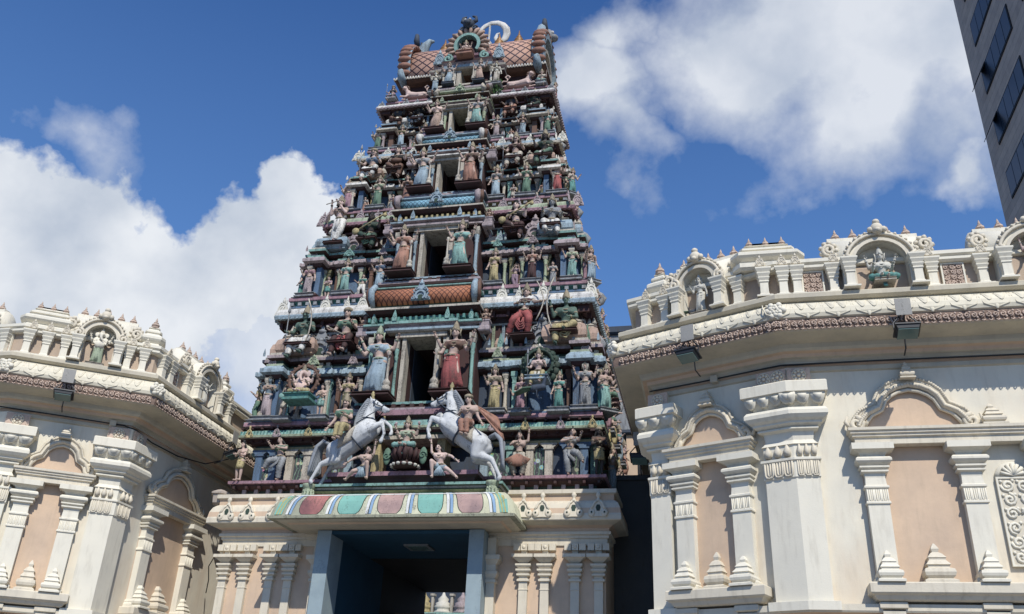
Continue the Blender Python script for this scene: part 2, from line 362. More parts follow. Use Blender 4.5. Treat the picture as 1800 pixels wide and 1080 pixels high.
# ================================================================= temple tower
tower = tag(empty('temple_gateway_tower', (0, 3.3, 0)), 'tall tapering temple tower with painted stucco storeys, between the two cream galleries', 'temple tower')
TINV = Matrix.Translation((0, 3.3, 0))
def tpart(o, parent=tower):
    o.parent = parent
    if parent is tower: o.matrix_parent_inverse = TINV.inverted()
    return o
HW = [(0, 4.5), (7.5, 4.68), (9.05, 4.6), (12.8, 4.15), (15.95, 3.5), (18.5, 2.98), (20.6, 2.69), (21.7, 2.57)]
def hw(z):
    for (a, p), (b, q) in zip(HW, HW[1:]):
        if z <= b: return p+(q-p)*(z-a)/(b-a)
    return HW[-1][1]
def fy(z): return 4.68-hw(z)
def side_frames(h):      # local x along side, y=0 on the edge at half width h
    return {'front': frame(0, 4.68-h, 1, 0), 'right': frame(h, 3.3, 0, 1), 'left': frame(-h, 3.3, 0, -1), 'back': frame(0, 1.92+h, -1, 0)}
def ring_plan(h): return [(-h, 4.68-h), (h, 4.68-h), (h, 1.92+h), (-h, 1.92+h)]
def ring(b, h, prof, m=None): b.stack(ring_plan(h), prof, m)
TIERC = [  # per storey: wall, eave1, eave2, dome, cornice, cornice underside, kudu, frieze, ledge, barrel mat, inner door, column
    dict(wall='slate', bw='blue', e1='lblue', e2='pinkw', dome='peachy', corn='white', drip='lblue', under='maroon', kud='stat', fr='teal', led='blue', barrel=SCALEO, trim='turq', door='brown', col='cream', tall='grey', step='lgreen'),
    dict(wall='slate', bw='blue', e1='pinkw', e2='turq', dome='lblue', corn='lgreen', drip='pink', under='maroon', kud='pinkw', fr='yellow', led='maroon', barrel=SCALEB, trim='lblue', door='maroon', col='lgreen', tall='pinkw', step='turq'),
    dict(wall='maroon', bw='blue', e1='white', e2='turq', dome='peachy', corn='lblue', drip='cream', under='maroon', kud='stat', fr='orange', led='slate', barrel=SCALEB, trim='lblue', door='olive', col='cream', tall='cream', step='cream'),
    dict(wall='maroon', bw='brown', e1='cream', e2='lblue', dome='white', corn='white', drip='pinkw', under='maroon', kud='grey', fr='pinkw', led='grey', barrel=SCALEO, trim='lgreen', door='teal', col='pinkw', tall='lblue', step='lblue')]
def pavilion(tp, F, x, w, z0, H, c, yf, yw, kind, deep=0):
    """niche shrine on a wing: base, columns, layered eaves and a roof"""
    M = F @ Matrix.Translation((x, 0, 0)); a = w/2
    b = MB(M); names = [c['e1'], c['e2'], c['dome'], 'maroon', 'cream', c['step'], 'dgreen', c['bw'], c['led']]
    mats = [mt(n) for n in names]
    z = lambda t: z0+t*H
    # pedestal
    b.rect(-a, a, yf, yw, [(.02,z(0),8),(.05,z(.012),8),(.05,z(.03),8),(-.02,z(.04),4),(-.02,z(.05),4)])
    b.rect(-a+.16, a-.16, yf+.3, yw, [(0,z(.04),7),(0,z(.34),7)])
    # first eave, curved hood
    b.rect(-a+.1, a-.1, yf+.1, yw, [(0,z(.325),3),(.03,z(.335),3),(.06,z(.35),0),(.16,z(.36),0),(.15,z(.385),0),(.06,z(.415),5),(.06,z(.43),5),(.0,z(.43),5)])
    n = max(3, int(w/.14))      # hood ribs
    for i in range(n+1):
        xx = -a-.03+(w+.06)*i/n; b.box(xx-.025, xx+.025, yf-.075, yf+.02, z(.362), z(.392), 0)
    # attic with square openings
    b.rect(-a+.14, a-.14, yf+.22, yw, [(0,z(.42),6),(0,z(.475),6)])
    k = 4 if w > .8 else 3
    for i in range(k):
        xx = -a+.2+(w-.4)*i/(k-1); b.box(xx-.055, xx+.055, yf+.13, yf+.24, z(.428), z(.47), 4)
    # second eave
    b.rect(-a+.12, a-.12, yf+.12, yw, [(0,z(.465),3),(.09,z(.475),1),(.1,z(.495),1),(.04,z(.505),4),(.04,z(.52),4),(-.02,z(.522),4)])
    o = tpart(build(b, 'niche_shrine', mats), tp)
    for s in (-1, 1):
        put_col(c['col'], s*(a-.12), yf+.14, z(.05), .15, H*.28, tp, M, 'round')
    if kind == 'dome':
        d = MB(M); a2 = a-.2; yb = yf+.2; r = [(0,z(.52)),(.0,z(.53),0),(.06,z(.55),0),(.07,z(.59),0),(.03,z(.63),0),(-.08,z(.655),1),(-.09,z(.66),1),(-.06,z(.668),1),(-.2,z(.70),1)]
        d.rect(-a2, a2, yb, yb+max(.5, .26*H)+.02, r, 0)
        for i in (-1, 0, 1): d.lathe(i*a2*.55, yb+.3, [(.03,z(.69)),(.07,z(.705)),(.05,z(.72)),(.012,z(.75))], 8, 1)
        tpart(build(d, 'barrel_dome', [mats[2], mt('cream')]), tp)
        put_kudu('antefix', 'green' if c is TIERC[0] else c['kud'], 0, yb-.07, z(.525), .34*w, .13*H, tp, M)
    elif kind == 'tall':
        put_kudu('tall', c['tall'], 0, yf+.12, z(.52), min(.78*w, .8), .165*H, tp, M)
    elif kind == 'near':
        d = MB(M); yb = yf+.25; d.rect(-a+.16, a-.16, yb, yw, [(0,z(.52)),(.03,z(.56)),(-.02,z(.61)),(-.1,z(.63))], 0)
        tpart(build(d, 'barrel_dome', [mats[2]]), tp)
        put_kudu('antefix', c['trim'], 0, yb-.1, z(.525), .3*w+.1, .11*H, tp, M)
def storey(i, z0, z1, centers, bayw, doorw):
    c = TIERC[i]; H = z1-z0; z = lambda t: z0+t*H
    h0 = hw(z0); h1 = hw(z1); tp_b = MB()
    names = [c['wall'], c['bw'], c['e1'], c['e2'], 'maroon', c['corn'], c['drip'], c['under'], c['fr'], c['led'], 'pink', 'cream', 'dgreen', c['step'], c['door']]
    mats = [mt(n) for n in names]; b = tp_b
    hwall = h0-.62; dw = doorw
    x0, x1 = -hwall, hwall; yf = 4.68-hwall; yb = 1.92+hwall
    # lower walls leave the doorway open
    for s in (-1, 1):
        xa, xb = sorted((s*dw, s*hwall)); b.box(xa, xb, yf, yb, z0, z(.60), 0)
    b.box(-dw, dw, yf+2.0, yb, z0, z(.60), 14)
    b.box(-dw, dw, yf, yf+2.0, z(.57), z(.60), 4)
    b.box(-dw, dw, yf-.3, yf+2.0, z0-.02, z0+.02, 14)
    # string mouldings
    def seg(h, prof):
        b.stack(ring_plan(h), prof)
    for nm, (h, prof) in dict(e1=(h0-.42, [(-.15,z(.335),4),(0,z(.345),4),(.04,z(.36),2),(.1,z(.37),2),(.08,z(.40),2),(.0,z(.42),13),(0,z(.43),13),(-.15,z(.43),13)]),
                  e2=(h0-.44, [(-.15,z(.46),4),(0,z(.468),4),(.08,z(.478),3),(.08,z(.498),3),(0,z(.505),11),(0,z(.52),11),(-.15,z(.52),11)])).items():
        # cut at the bay so that the door stays clear
        for F in side_frames(h).values():
            L = h if F is not None else h
        pl = ring_plan(h); yfr = pl[0][1]
        b.sweep([(bayw-.1, yfr), pl[1], pl[2], pl[3], pl[0], (-bayw+.1, yfr)], prof)
    # attic wall between the eaves
    pl = ring_plan(h0-.55); b.sweep([(bayw-.1, pl[0][1]), pl[1], pl[2], pl[3], pl[0], (-bayw+.1, pl[0][1])], [(0,z(.42),12),(0,z(.47),12)])
    # upper recess
    hr = h1-.16; seg(hr, [(0,z(.6),7),(0,z(.69),7),(.05,z(.70),11),(.05,z(.715),11),(0,z(.72),7),(0,z(.755),7),(.06,z(.765),10),(.06,z(.785),10),(.0,z(.79),7),(0,z(.8),7)])
    pl = ring_plan(hr-.02); b.sweep([(bayw-.1, pl[0][1]), pl[1], pl[2], pl[3], pl[0], (-bayw+.1, pl[0][1])], [(0,z(.5),7),(0,z(.61),7)])
    rr = random.Random(i)
    for nm, F in side_frames(hr).items():      # painted posts and little windows along the recess
        b.M = F; Lx = hr if nm in ('front','back') else hr-1.38; k = -Lx+.08
        while k < Lx-.1:
            if nm != 'front' or abs(k) > bayw: b.box(k-.035, k+.035, -.05, .02, z(.52), z(.70), rr.choice([2,3,5,11,13,10]))
            k += rr.uniform(.15, .27)
    b.M = Matrix()
    # heavy cornice
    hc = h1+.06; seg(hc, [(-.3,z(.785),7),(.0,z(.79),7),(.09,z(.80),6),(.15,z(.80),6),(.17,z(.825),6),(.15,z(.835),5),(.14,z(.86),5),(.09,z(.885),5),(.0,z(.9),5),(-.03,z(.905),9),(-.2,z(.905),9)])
    # frieze and ledge
    seg(h1-.1, [(0,z(.90),8),(0,z(.915),8),(.05,z(.92),9),(.05,z(.935),9),(-.02,z(.94),8),(-.02,z(.962),8),(.08,z(.97),10),(.1,z(.975),10),(.1,z(1.0),10),(-.3,z(1.0),10),(-.6,z(1.003),10)])
    mats += [mt(c['drip']), mt('maroon'), mt('grey')]
    # ribs, brackets and window piers of the cornice
    d = b
    for F in side_frames(hc).values():
        d.M = F; L = hc if F[0][0] == 1 or F[0][0] == -1 else hc-1.38
        n = int(2*L/.13)
        for k in range(n+1):
            x = -L+2*L*k/n; d.box(x-.035, x+.035, -.195, -.08, z(.797), z(.812), 15)
            if k % 3 == 0: d.box(x-.04, x+.04, .0, .3, z(.745), z(.79), 16)
    for F in side_frames(h1-.1).values():
        d.M = F; L = h1-.1 if abs(F[0][0]) == 1 else h1-1.48
        n = int(2*L/.22)
        for k in range(n+1):
            x = -L+2*L*k/n; d.box(x-.05, x+.05, -.07, .03, z(.94), z(.965), 17)
    b.M = Matrix(); core = tpart(build(b, 'storey_wall', mats))
    # wings
    for nm, F in side_frames(h0).items():
        if nm == 'front':
            for s in (-1, 1):
                for k, (cx, ww, kd) in enumerate(centers):
                    pavilion(core, F, s*cx, ww, z0, H, c, .3 if kd != 'near' else .34, .75, kd)
                    put_kudu('kudu', c['kud'], s*(cx+(.1 if kd == 'dome' else 0)), h0-h1-.12, z(.84), .26+.1*H/3, .14*H, core, F, tilt=-.15)
                    put_kudu('kudu', rr.choice([c['e2'], c['step'], c['kud']]), s*cx, .17 if kd != 'near' else .22, z(.425), .15+.2*ww, .062*H, core, F, name='niche_crest')
                    put_kudu('antefix', c['e1'], s*(cx-ww*.36), .2, z(.51), .12, .06*H, core, F, name='corner_leaf'); put_kudu('antefix', c['e1'], s*(cx+ww*.36), .2, z(.51), .12, .06*H, core, F, name='corner_leaf')
                # flat pilasters between niches and kudus in between
                for k in range(2):
                    xm = s*(centers[k][0]+centers[k+1][0])/2
                    put_col('turq' if i != 1 else 'olive', xm-.13, .5, z0+.03, .14, .33*H, core, F, 'sq'); put_col('yellow' if i == 2 else 'brown', xm+.13, .5, z0+.03, .14, .33*H, core, F, 'sq')
                put_kudu('kudu', c['kud'], s*(centers[0][0]+.45), h0-h1-.12, z(.84), .24, .12*H, core, F, tilt=-.15)
        elif nm == 'back': continue
        else:
            L = h0-1.38
            for cx in (-L+.42, 0, L-.42):
                pavilion(core, F, cx, .8, z0, H, c, .3, .75, 'dome' if cx else 'tall')
                put_kudu('kudu', c['kud'], cx, h0-h1-.10, z(.84), .28, .12*H, core, F, tilt=-.15)
                # curled makara scroll standing out from the eave
            for cx in (-L+.95, L-.95):
                q = MB(F); q.smooth = True
                q.tube([(cx,.35,z(.50)),(cx,.2,z(.53)),(cx,.13,z(.57)),(cx,.22,z(.61)),(cx,.32,z(.64)),(cx,.3,z(.68))], [.08,.1,.1,.09,.07,.03], 8)
                tpart(build(q, 'scroll_bracket', [mt('grey')]), core)
    # central bay
    F = frame(0, fy(z0)-.32, 1, 0); e = MB(F); bw = bayw; dep = 1.0
    nm2 = ['cream', 'maroon', c['trim'], c['e1'], 'pinkw', c['fr'], 'dgreen', 'orange', 'lgreen', c['door'], c['led']]
    e.rect(-bw, bw, 0, dep, [(.1,z(-.02),10),(.12,z(.0),4),(.12,z(.02),4),(-.05,z(.03),1),(-.05,z(.045),1)])
    for k in range(int(2*bw/.24)+1):
        x = -bw+.1+k*(2*bw-.2)/int(2*bw/.24); e.box(x-.05, x+.05, -.04, .12, z(.028), z(.055), 1)
    e.rect(-bw+.06, bw-.06, .08, dep, [(0,z(.05),1),(.06,z(.058),2),(.06,z(.075),2),(-.1,z(.08),2)])
    for s in (-1, 1):
        xa, xb = sorted((s*(dw+.02), s*(bw-.1))); e.box(xa, xb, .38, dep, z(.05), z(.6), 1)
        xa, xb = sorted((s*dw, s*(dw+.1))); e.box(xa, xb, .22, .55, z(.05), z(.565), 0)
    e.box(-dw-.28, dw+.28, .16, dep, z(.555), z(.588), 0); ZZ = z; z = lambda t: z0+(t if t < .52 or t > .735 else .588+(t-.535)*.72)*H
    e.rect(-bw+.05, bw-.05, .22, dep+.4, [(-.1,z(.535),1),(0,z(.545),3),(.06,z(.55),3),(.06,z(.57),3),(-.04,z(.58),4),(-.04,z(.60),4),(.1,z(.61),2),(.12,z(.615),2),(.12,z(.635),2),(-.05,z(.645),5),(-.05,z(.68),5),(-.02,z(.70),7),(.0,z(.715),0),(-.15,z(.715),0),(-.15,z(.735),1)])
    e.rect(-dw-.5, dw+.5, .1, dep, [(0,z(.535),0),(.04,z(.55),3),(.04,z(.572),3),(-.03,z(.58),4),(-.03,z(.602),4),(.08,z(.612),2),(.08,z(.64),2),(-.06,z(.65),5),(-.06,z(.70),5)])
    e.rect(-bw+.08, bw-.08, .1, dep+.4, [(-.2,z(.725),1),(0,z(.735),1),(.1,z(.75),3),(.12,z(.75),0),(.12,z(.765),0),(.0,z(.77),6),(.0,z(.785),6),(.02,z(.79),8),(-.3,z(.79),8)])
    for k in range(int(2*bw/.16)+1):
        x = -bw+.08+k*(2*bw-.16)/int(2*bw/.16); e.box(x-.03, x+.03, .09, .3, z(.655), z(.695), 5); e.box(x-.04, x+.04, .03, .2, z(.752), z(.762), 4)
    bay = tpart(build(e, 'door_bay', [mt(n) for n in nm2]))
    for s in (-1, 1):
        put_col(c['trim'], s*(dw+.25), .3, z(.075), .14, H*.48, bay, F)
        put_col(c['trim'], s*(bw-.16), .3, z(.075), .16, H*.5, bay, F)
        put_kudu('antefix', c['trim'], s*(dw+.3), .0, z(.64), .22, .09*H, bay, F)
        put_kudu('antefix', c['trim'], s*(bw-.2), .1, z(.64), .2, .09*H, bay, F)
    # barrel pediment
    q = MB(F); R = (.066, .046, .042, .034)[i]*H; zc = z(.79)+R+.03; nn = 14; q.smooth = True
    L = bw-.16
    q.rings([[(x, .24-R*math.sin(pi*k/nn)*.95-.0, zc-R*math.cos(pi*k/nn)) for k in range(nn+1)]+[(x,.9,zc+R),(x,.9,zc-R)] for x in (-L, -L/3, L/3, L)], m=0)
    q.smooth = False
    q.rect(-L-.02, L+.02, .14, .9, [(0,zc+R-.02,1),(.05,zc+R+.0,1),(.05,zc+R+.03,1),(-.03,zc+R+.05,1)])
    bar = tpart(build(q, 'barrel_pediment', [c['barrel'], mt(c['trim'])]))
    for s in (-1, 1):
        r = MB(F); r.smooth = True
        r.tube([(s*(L+.02),.1,zc-R-.05),(s*(L+.04),-.05,zc-R*.4),(s*(L+.04),-.08,zc+R*.4),(s*(L+.02),.08,zc+R+.05),(s*(L+.0),.2,zc+R*1.1)], [.06,.09,.09,.08,.05], 8)
        r.tube([(s*(L+.12),.12,zc-R),(s*(L+.14),.0,zc-R*.3),(s*(L+.14),-.02,zc+R*.5),(s*(L+.12),.12,zc+R+.1)], [.04,.07,.07,.04], 8, m=1)
        tpart(build(r, 'gable_end', [mt(c['e1']), mt('brown')]), bar)
    put_kudu('tall', c['trim'] if i else 'lblue', 0, -.02-R*.6, z(.79), .5 if i < 1 else .4, .11*H, bar, F)
    # black moss-eaten block course above the barrel (under the next door)
    return core
WINGS = [[(1.92,.62,'near'),(3.0,1.0,'tall'),(4.15,.85,'dome')], [(1.65,.58,'near'),(2.63,.88,'tall'),(3.68,.78,'dome')],
         [(1.38,.5,'near'),(2.25,.76,'tall'),(3.12,.66,'dome')], [(1.13,.42,'near'),(1.95,.66,'tall'),(2.68,.56,'dome')]]
LV = [9.05, 12.8, 15.95, 18.5, 20.6]
for i in range(4): storey(i, LV[i], LV[i+1], WINGS[i], (1.5, 1.28, 1.08, .9)[i], (.40, .37, .31, .26)[i])
# ---- storey of the dancers (7.5 - 9.05)
def dancers_storey():
    b = MB(); hwl = 4.2; yf = 4.68-hwl
    names = ['slate', 'maroon', 'turq', 'pink', 'cream', 'dgreen', 'pinkw', 'lgreen', 'yellow', 'grey']
    for s in (-1, 1):
        xa, xb = sorted((s*.6, s*hwl)); b.box(xa, xb, yf, 1.92+hwl, 7.5, 8.6, 0)
    b.box(-.6, .6, yf+.3, 1.92+hwl, 7.5, 8.6, 1)
    P = ring_plan(4.3)
    b.stack(P, [(0,8.36,8),(.03,8.38,8),(.03,8.44,4),(-.02,8.46,5),(-.02,8.5,1),(.1,8.53,1),(.12,8.58,1),(.25,8.62,4),(.33,8.63,7),(.34,8.68,7),(.3,8.70,2),(.27,8.80,2),(.2,8.84,2),(.12,8.86,1),(.12,8.90,1),(.2,8.92,3),(.24,8.93,3),(.28,8.94,3),(.28,9.0,3),(.26,9.05,3),(-.4,9.05,3),(-.8,9.055,3)])
    d = b
    for F in side_frames(4.6).values():
        d.M = F; L = 4.6 if abs(F[0][0]) == 1 else 3.22
        for k in range(int(2*L/.09)+1):
            x = -L+k*.09; d.box(x-.012, x+.012, -.004, .06, 8.70, 8.80, 10)
            if k % 3 == 0: d.box(x-.03, x+.03, .1, .3, 8.55, 8.62, 1); d.box(x-.03, x+.03, .03, .2, 8.865, 8.905, 1)
    core = tpart(build(b, 'storey_wall', [mt(n) for n in names]+[mt('teal')]))
    F = frame(0, yf, 1, 0)
    cols = [(4.12,'blue'),(3.72,'blue'),(3.28,'cream'),(2.82,'cream'),(2.35,'turq'),(1.72,'lblue')]
    for s in (-1, 1):
        for k, (x, c) in enumerate(cols):
            e = MB(F @ Matrix.Translation((s*x, -.09, 0))); e.rect(-.09,.09,-.06,.06,[(.02,7.5),(.02,7.55),(0,7.57),(0,8.2),(.03,8.22),(.03,8.25)]); 
            e.prism([(-.09,8.24),(.09,8.24),(.2,8.33),(.2,8.37),(-.2,8.37),(-.2,8.33)], -.08, .06)
            tpart(build(e, 'pilaster', mt(c)), core)
        for x0, x1 in ((4.02,3.82),(3.18,2.92),(2.25,1.82)):
            e = MB(F); xa, xb = sorted((s*x0, s*x1)); e.box(xa, xb, -.05, .0, 7.56, 8.28)
            tpart(build(e, 'flower_panel', FLOW), core)
        for x, c in ((4.35,'yellow'),(3.6,'pinkw'),(2.75,'yellow'),(1.95,'pinkw'),(.62,'yellow')):
            put_kudu('fleur', c, s*x, -.43 if x > 1 else -.85, 8.62, .24, .28, core, F)
    # side pilasters
    for nm in ('right', 'left'):
        F2 = side_frames(4.2)[nm]
        for x in (-2.6, -1.6, -.5, .6, 1.7, 2.6):
            e = MB(F2 @ Matrix.Translation((x, -.09, 0))); e.rect(-.09,.09,-.06,.06,[(.02,7.5),(0,7.57),(0,8.2),(.1,8.33),(.1,8.37)]); tpart(build(e, 'pilaster', mt('turq')), core)
        for x in (-2.2, 0, 2.2): put_kudu('fleur', 'yellow', x, -.43, 8.62, .24, .28, core, F2)
    # centre projection above the seated goddess
    c = MB(frame(0, 0, 1, 0))
    c.rect(-.95, .95, -.28, .5, [(0,8.36,4),(0,8.45,5),(.02,8.5,1),(.06,8.56,4),(.12,8.60,7),(.12,8.66,2),(.08,8.80,2),(.0,8.83,1),(.0,8.88,1),(.1,8.92,3),(.12,8.93,3),(.12,9.06,3)])
    for s in (-1, 1): c.box(s*.8-.1, s*.8+.1, -.2, .3, 7.55, 8.4, 8)
    tpart(build(c, 'centre_canopy', [mt(n) for n in names]), core)
    # ledge the dancers stand on
    l = MB(); l.stack(ring_plan(4.62), [(-.3,7.16,5),(-.22,7.2,5),(-.2,7.3,1),(-.06,7.36,1),(-.02,7.38,1),(0,7.42,3),(.05,7.43,3),(.05,7.5,3),(-.5,7.505,3)])
    for k in range(28):
        x = -4.3+8.6*k/27; l.box(x-.05, x+.05, .2, .4, 7.16, 7.33, 6)
        x = -4.5+9*k/27; l.box(x-.03, x+.03, .02, .2, 7.31, 7.37, 1)
    l.rect(-1.7, 1.7, -.42, .6, [(-.1,7.2,5),(0,7.26,1),(.04,7.34,1),(.12,7.40,3),(.12,7.5,3),(-.3,7.503,3)])
    l.rect(-2.35, 2.35, -.55, .6, [(-.14,6.92,7),(-.14,7.03,7),(.0,7.05,5),(.0,7.08,9),(.03,7.12,5),(.08,7.14,2),(.08,7.2,2),(-.3,7.203,2)])
    tpart(build(l, 'ledge', [mt(n) for n in names[:2]+['turq']+names[3:]]))
dancers_storey()
# ---- gateway base: walls, cornice, pilasters, painted canopy
def gateway_base():
    b = MB(); xo = 4.62; dw = 1.62; yf = .3; KO = .62; kk = lambda L: [(o*KO, z, m) for o, z, m in L]
    cream = [WALL, PEACH, TRIM, SOFF]
    for s in (-1, 1):
        xa, xb = sorted((s*1.95, s*xo)); b.box(xa, xb, yf, 6.25, 0, 6.45, 1)
    b.box(-1.96, 1.96, yf+.02, 6.2, 6.22, 6.9, 2)
    b.box(-4.2, 4.2, 1.2, 6.2, 6.4, 7.4, 1)
    for pth in ([(-xo,1.15),(-xo,yf),(-1.985,yf)], [(1.985,yf),(xo,yf),(xo,1.15)]):
        b.sweep(pth, kk([(-.1,5.95,2),(0,5.95,2),(.06,5.96,2),(.06,6.10,2),(.12,6.12,2),(.12,6.17,2),(.2,6.19,2),(.2,6.25,2),(.14,6.27,1)]))
    b.stack([(-xo,yf),(xo,yf),(xo,1.15),(-xo,1.15)], kk([(.14,6.27,1),(.14,6.33,1),(.30,6.38,3),(.48,6.42,3),(.58,6.44,2),(.62,6.46,2),(.62,6.56,2),(.6,6.6,1),(.58,6.72,2),(.5,6.84,2),(.4,6.9,2),(.34,6.92,1),(.34,7.03,1),(.36,7.06,2),(.44,7.08,2),(.44,7.17,2),(.3,7.18,2),(-.2,7.19,2)]))
    core = tpart(build(b, 'gateway_wall', cream))
    F = frame(0, yf, 1, 0)
    for s in (-1, 1):
        for x in (4.47, 3.95, 3.28, 2.8):
            e = MB(F @ Matrix.Translation((s*x, 0, 0)))
            e.rect(-.095,.095,-.1,.03,[(.03,3.0),(0,3.1),(0,4.98),(.01,4.985),(.01,5.0),(.0,5.01),(.0,5.16),(.04,5.17),(.04,5.21),(.0,5.23),(.0,5.27),(.05,5.29),(.05,5.33),(.01,5.34),(.07,5.39),(.07,5.43),(.02,5.44),(.08,5.50),(.08,5.54),(-.01,5.56),(.02,5.58),(.13,5.67),(.155,5.67),(.155,5.74),(-.03,5.745),(-.03,5.85),(-.01,5.86)], 0)
            for dx in (-.165, 0, .165): e.box(dx-.072, dx+.072, -.13, .02, 5.84, 5.985, 0)
            e.smooth = True; e.ball((0,-.13,5.912),(.045,.02,.045),8,5); e.smooth = False
            tpart(build(e, 'pilaster', TRIM), core)
        e = MB(F); e.rect(*sorted((s*1.99, s*2.18)), -.22, .03, [(0,0),(0,5.1),(.03,5.12),(.03,5.18),(0,5.2),(.06,5.3),(.06,5.36),(.02,5.38),(.02,5.5),(.1,5.6),(.12,5.6),(.12,5.7),(0,5.71),(0,6.1)]); tpart(build(e, 'pilaster', TRIM), core)
        for x in (4.5, 3.95, 3.24, 2.8):
            put_kudu('fleur', TRIM, s*x, -.40, 6.5, .46, .52, core, F, tilt=-.12)
        # plinth obelisk mouldings low on wall
        e = MB(F); e.rect(*sorted((s*2.25, s*4.35)), -.3, .02, [(0,0),(0,2.8),(.05,2.85),(.05,3.0)]); tpart(build(e, 'plinth', TRIM), core)
    # blue door frame and passage
    d = MB(F); BF = paint('blue_grey_paint', (.29, .36, .38), grime=.15, bump=.08); BD = paint('deep_blue_paint', (.015, .06, .10), grime=.1, bump=.05)
    for s in (-1, 1):
        d.box(*sorted((s*1.98, s*1.64)), -.58, .15, 0, 6.205, 0)
        d.box(*sorted((s*1.98, s*1.68)), .15, 3.2, 0, 6.2, 1)
    d.box(-1.68, 1.68, -.56, 2.2, 6.12, 6.2, 1)
    tpart(build(d, 'door_frame', [BF, BD]), core)
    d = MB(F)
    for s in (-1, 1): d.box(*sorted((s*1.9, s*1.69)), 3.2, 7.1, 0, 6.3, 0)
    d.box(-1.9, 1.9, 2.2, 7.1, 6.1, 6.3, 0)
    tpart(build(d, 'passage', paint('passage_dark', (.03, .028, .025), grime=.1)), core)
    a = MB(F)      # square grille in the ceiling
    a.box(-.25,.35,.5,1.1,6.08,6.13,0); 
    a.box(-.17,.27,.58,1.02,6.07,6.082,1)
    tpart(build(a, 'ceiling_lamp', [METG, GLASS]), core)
    # carved door leaves folded back inside the passage
    dl = MB(F)
    for k in range(4):
        x = -1.55+k*.3; dl.box(x-.13, x+.13, 4.4, 4.46, 0, 5.1, 0)
        dl.smooth = True
        for zz in (4.1, 4.5, 4.9, 3.7): dl.ball((x, 4.4, zz), (.07,.03,.13), 8, 5)
        dl.smooth = False
    tpart(build(dl, 'door_leaf', paint('door_wood', (.10, .08, .06), grime=.3)), core)
    # canopy: convex hipped hood
    prof = [(-.04, 6.90), (.02, 6.905), (.13, 6.87), (.23, 6.79), (.31, 6.66), (.36, 6.48), (.39, 6.34)]     # (outward, z)
    cn = MB(); X = 2.42; Y = -.74
    cn.smooth = True; cn.sweep([(-X, .2), (-X, Y), (X, Y), (X, .2)], prof, 0)
    cn.smooth = False
    cn.sweep([(-X, .2), (-X, Y), (X, Y), (X, .2)], [(.39,6.34,1),(.43,6.34,1),(.43,6.28,1),(.3,6.28,2),(.24,6.25,2),(.1,6.25,3),(.05,6.22,2),(-.2,6.22,2),(-.9,6.225,2)])
    cn.box(-X, X, Y, .3, 6.8, 6.898, 0)
    for k in range(5):
        pass
    can = tpart(build(cn, 'entrance_canopy', [paint('canopy_pale', (.50, .50, .36), grime=.6), paint('mossy_edge', (.30, .30, .22), grime=.95), SOFF, PEACH]))
    def S(x, t, off=.006):      # point on canopy front, t 0 top..1 bottom
        k = t*(len(prof)-2)+1; i = min(int(k), len(prof)-2); u = k-i
        o = prof[i][0]+(prof[i+1][0]-prof[i][0])*u; z = prof[i][1]+(prof[i+1][1]-prof[i][1])*u
        return (x*(1+(o/X)*.98), Y-o-off, z+off)
    def patch(xc, w0, w1, m, name, round_=False, t0=0, off=.006, lean=0):
        p = MB(); nx, nt = 8, 10; R = []
        for it in range(nt+1):
            t = t0+(1-t0)*it/nt*.97; w = w0+(w1-w0)*(it/nt)
            if round_ and it/nt > .7: w *= math.sqrt(max(.02, 1-((it/nt-.7)/.32)**2))*.5+.5
            R.append([S(xc+lean*t+(k/nx-.5)*w, t, off) for k in range(nx+1)])
        p.rings(R, closed=False, cap=False); p.smooth = True
        tpart(build(p, name, m), can)
    cols = ['red', 'teal', 'peachy', 'teal', 'peachy']
    xs = [-1.62, -.82, 0, .82, 1.62]
    PR = paint('canopy_rose', (.46, .31, .27), grime=.6, var=.5); PT = paint('canopy_teal', (.20, .42, .35), grime=.5); PRR = paint('canopy_red', (.40, .17, .15), grime=.8, var=.6)
    PB = paint('canopy_blue', (.24, .36, .50), grime=.35); PW = paint('canopy_white', (.66, .66, .62), grime=.3); PY = paint('canopy_olive', (.40, .38, .16), grime=.4); PK = mt('dgreen')
    for x, m in zip(xs, (PRR, PT, PR, PT, PR)):
        patch(x, .58, .5, PK, 'painted_outline', True, .0, .004)
        patch(x, .55, .47, m, 'painted_panel', True, .0, .008)
    for k in range(6):
        x = -2.03+k*.812 if 0 < k < 5 else (-2.05 if k == 0 else 2.05)
        patch(x, .17, .12, PK, 'painted_outline', off=.004); patch(x-.035, .065, .05, PW, 'painted_band', off=.008); patch(x+.035, .065, .05, PB, 'painted_band', off=.008)
    p = MB(); p.smooth = True     # pale stripe running along the hood
    p.rings([[S(x, t, .011) for x in [-2.3+4.6*k/20 for k in range(21)]] for t in (.24, .30)], closed=False, cap=False); tpart(build(p, 'painted_stripe', PW), can)
    for s in (-1, 1):
        for q in range(5):
            patch(s*(2.2+.03*q), .06, .03, PY if q % 2 else PT, 'painted_scroll', t0=.15*q, off=.009+.002*q)
        c = MB(); c.smooth = True     # scalloped bracket capital under the horse
        c.lathe(s*2.2, -.62, [(.12,6.98),(.15,7.02),(.10,7.05),(.13,7.09),(.15,7.14),(.16,7.19)], 12)
        for j in range(10):
            a_ = 2*pi*j/10; c.tube([(s*2.2+.10*math.cos(a_), -.62+.10*math.sin(a_), 6.76),(s*2.2+.13*math.cos(a_), -.62+.13*math.sin(a_), 6.88),(s*2.2+.11*math.cos(a_), -.62+.11*math.sin(a_), 7.06)], [.035,.04,.025], 6, m=0)
        tpart(build(c, 'horse_bracket', [mt('lgreen'), mt('dgreen')]), can)
gateway_base()
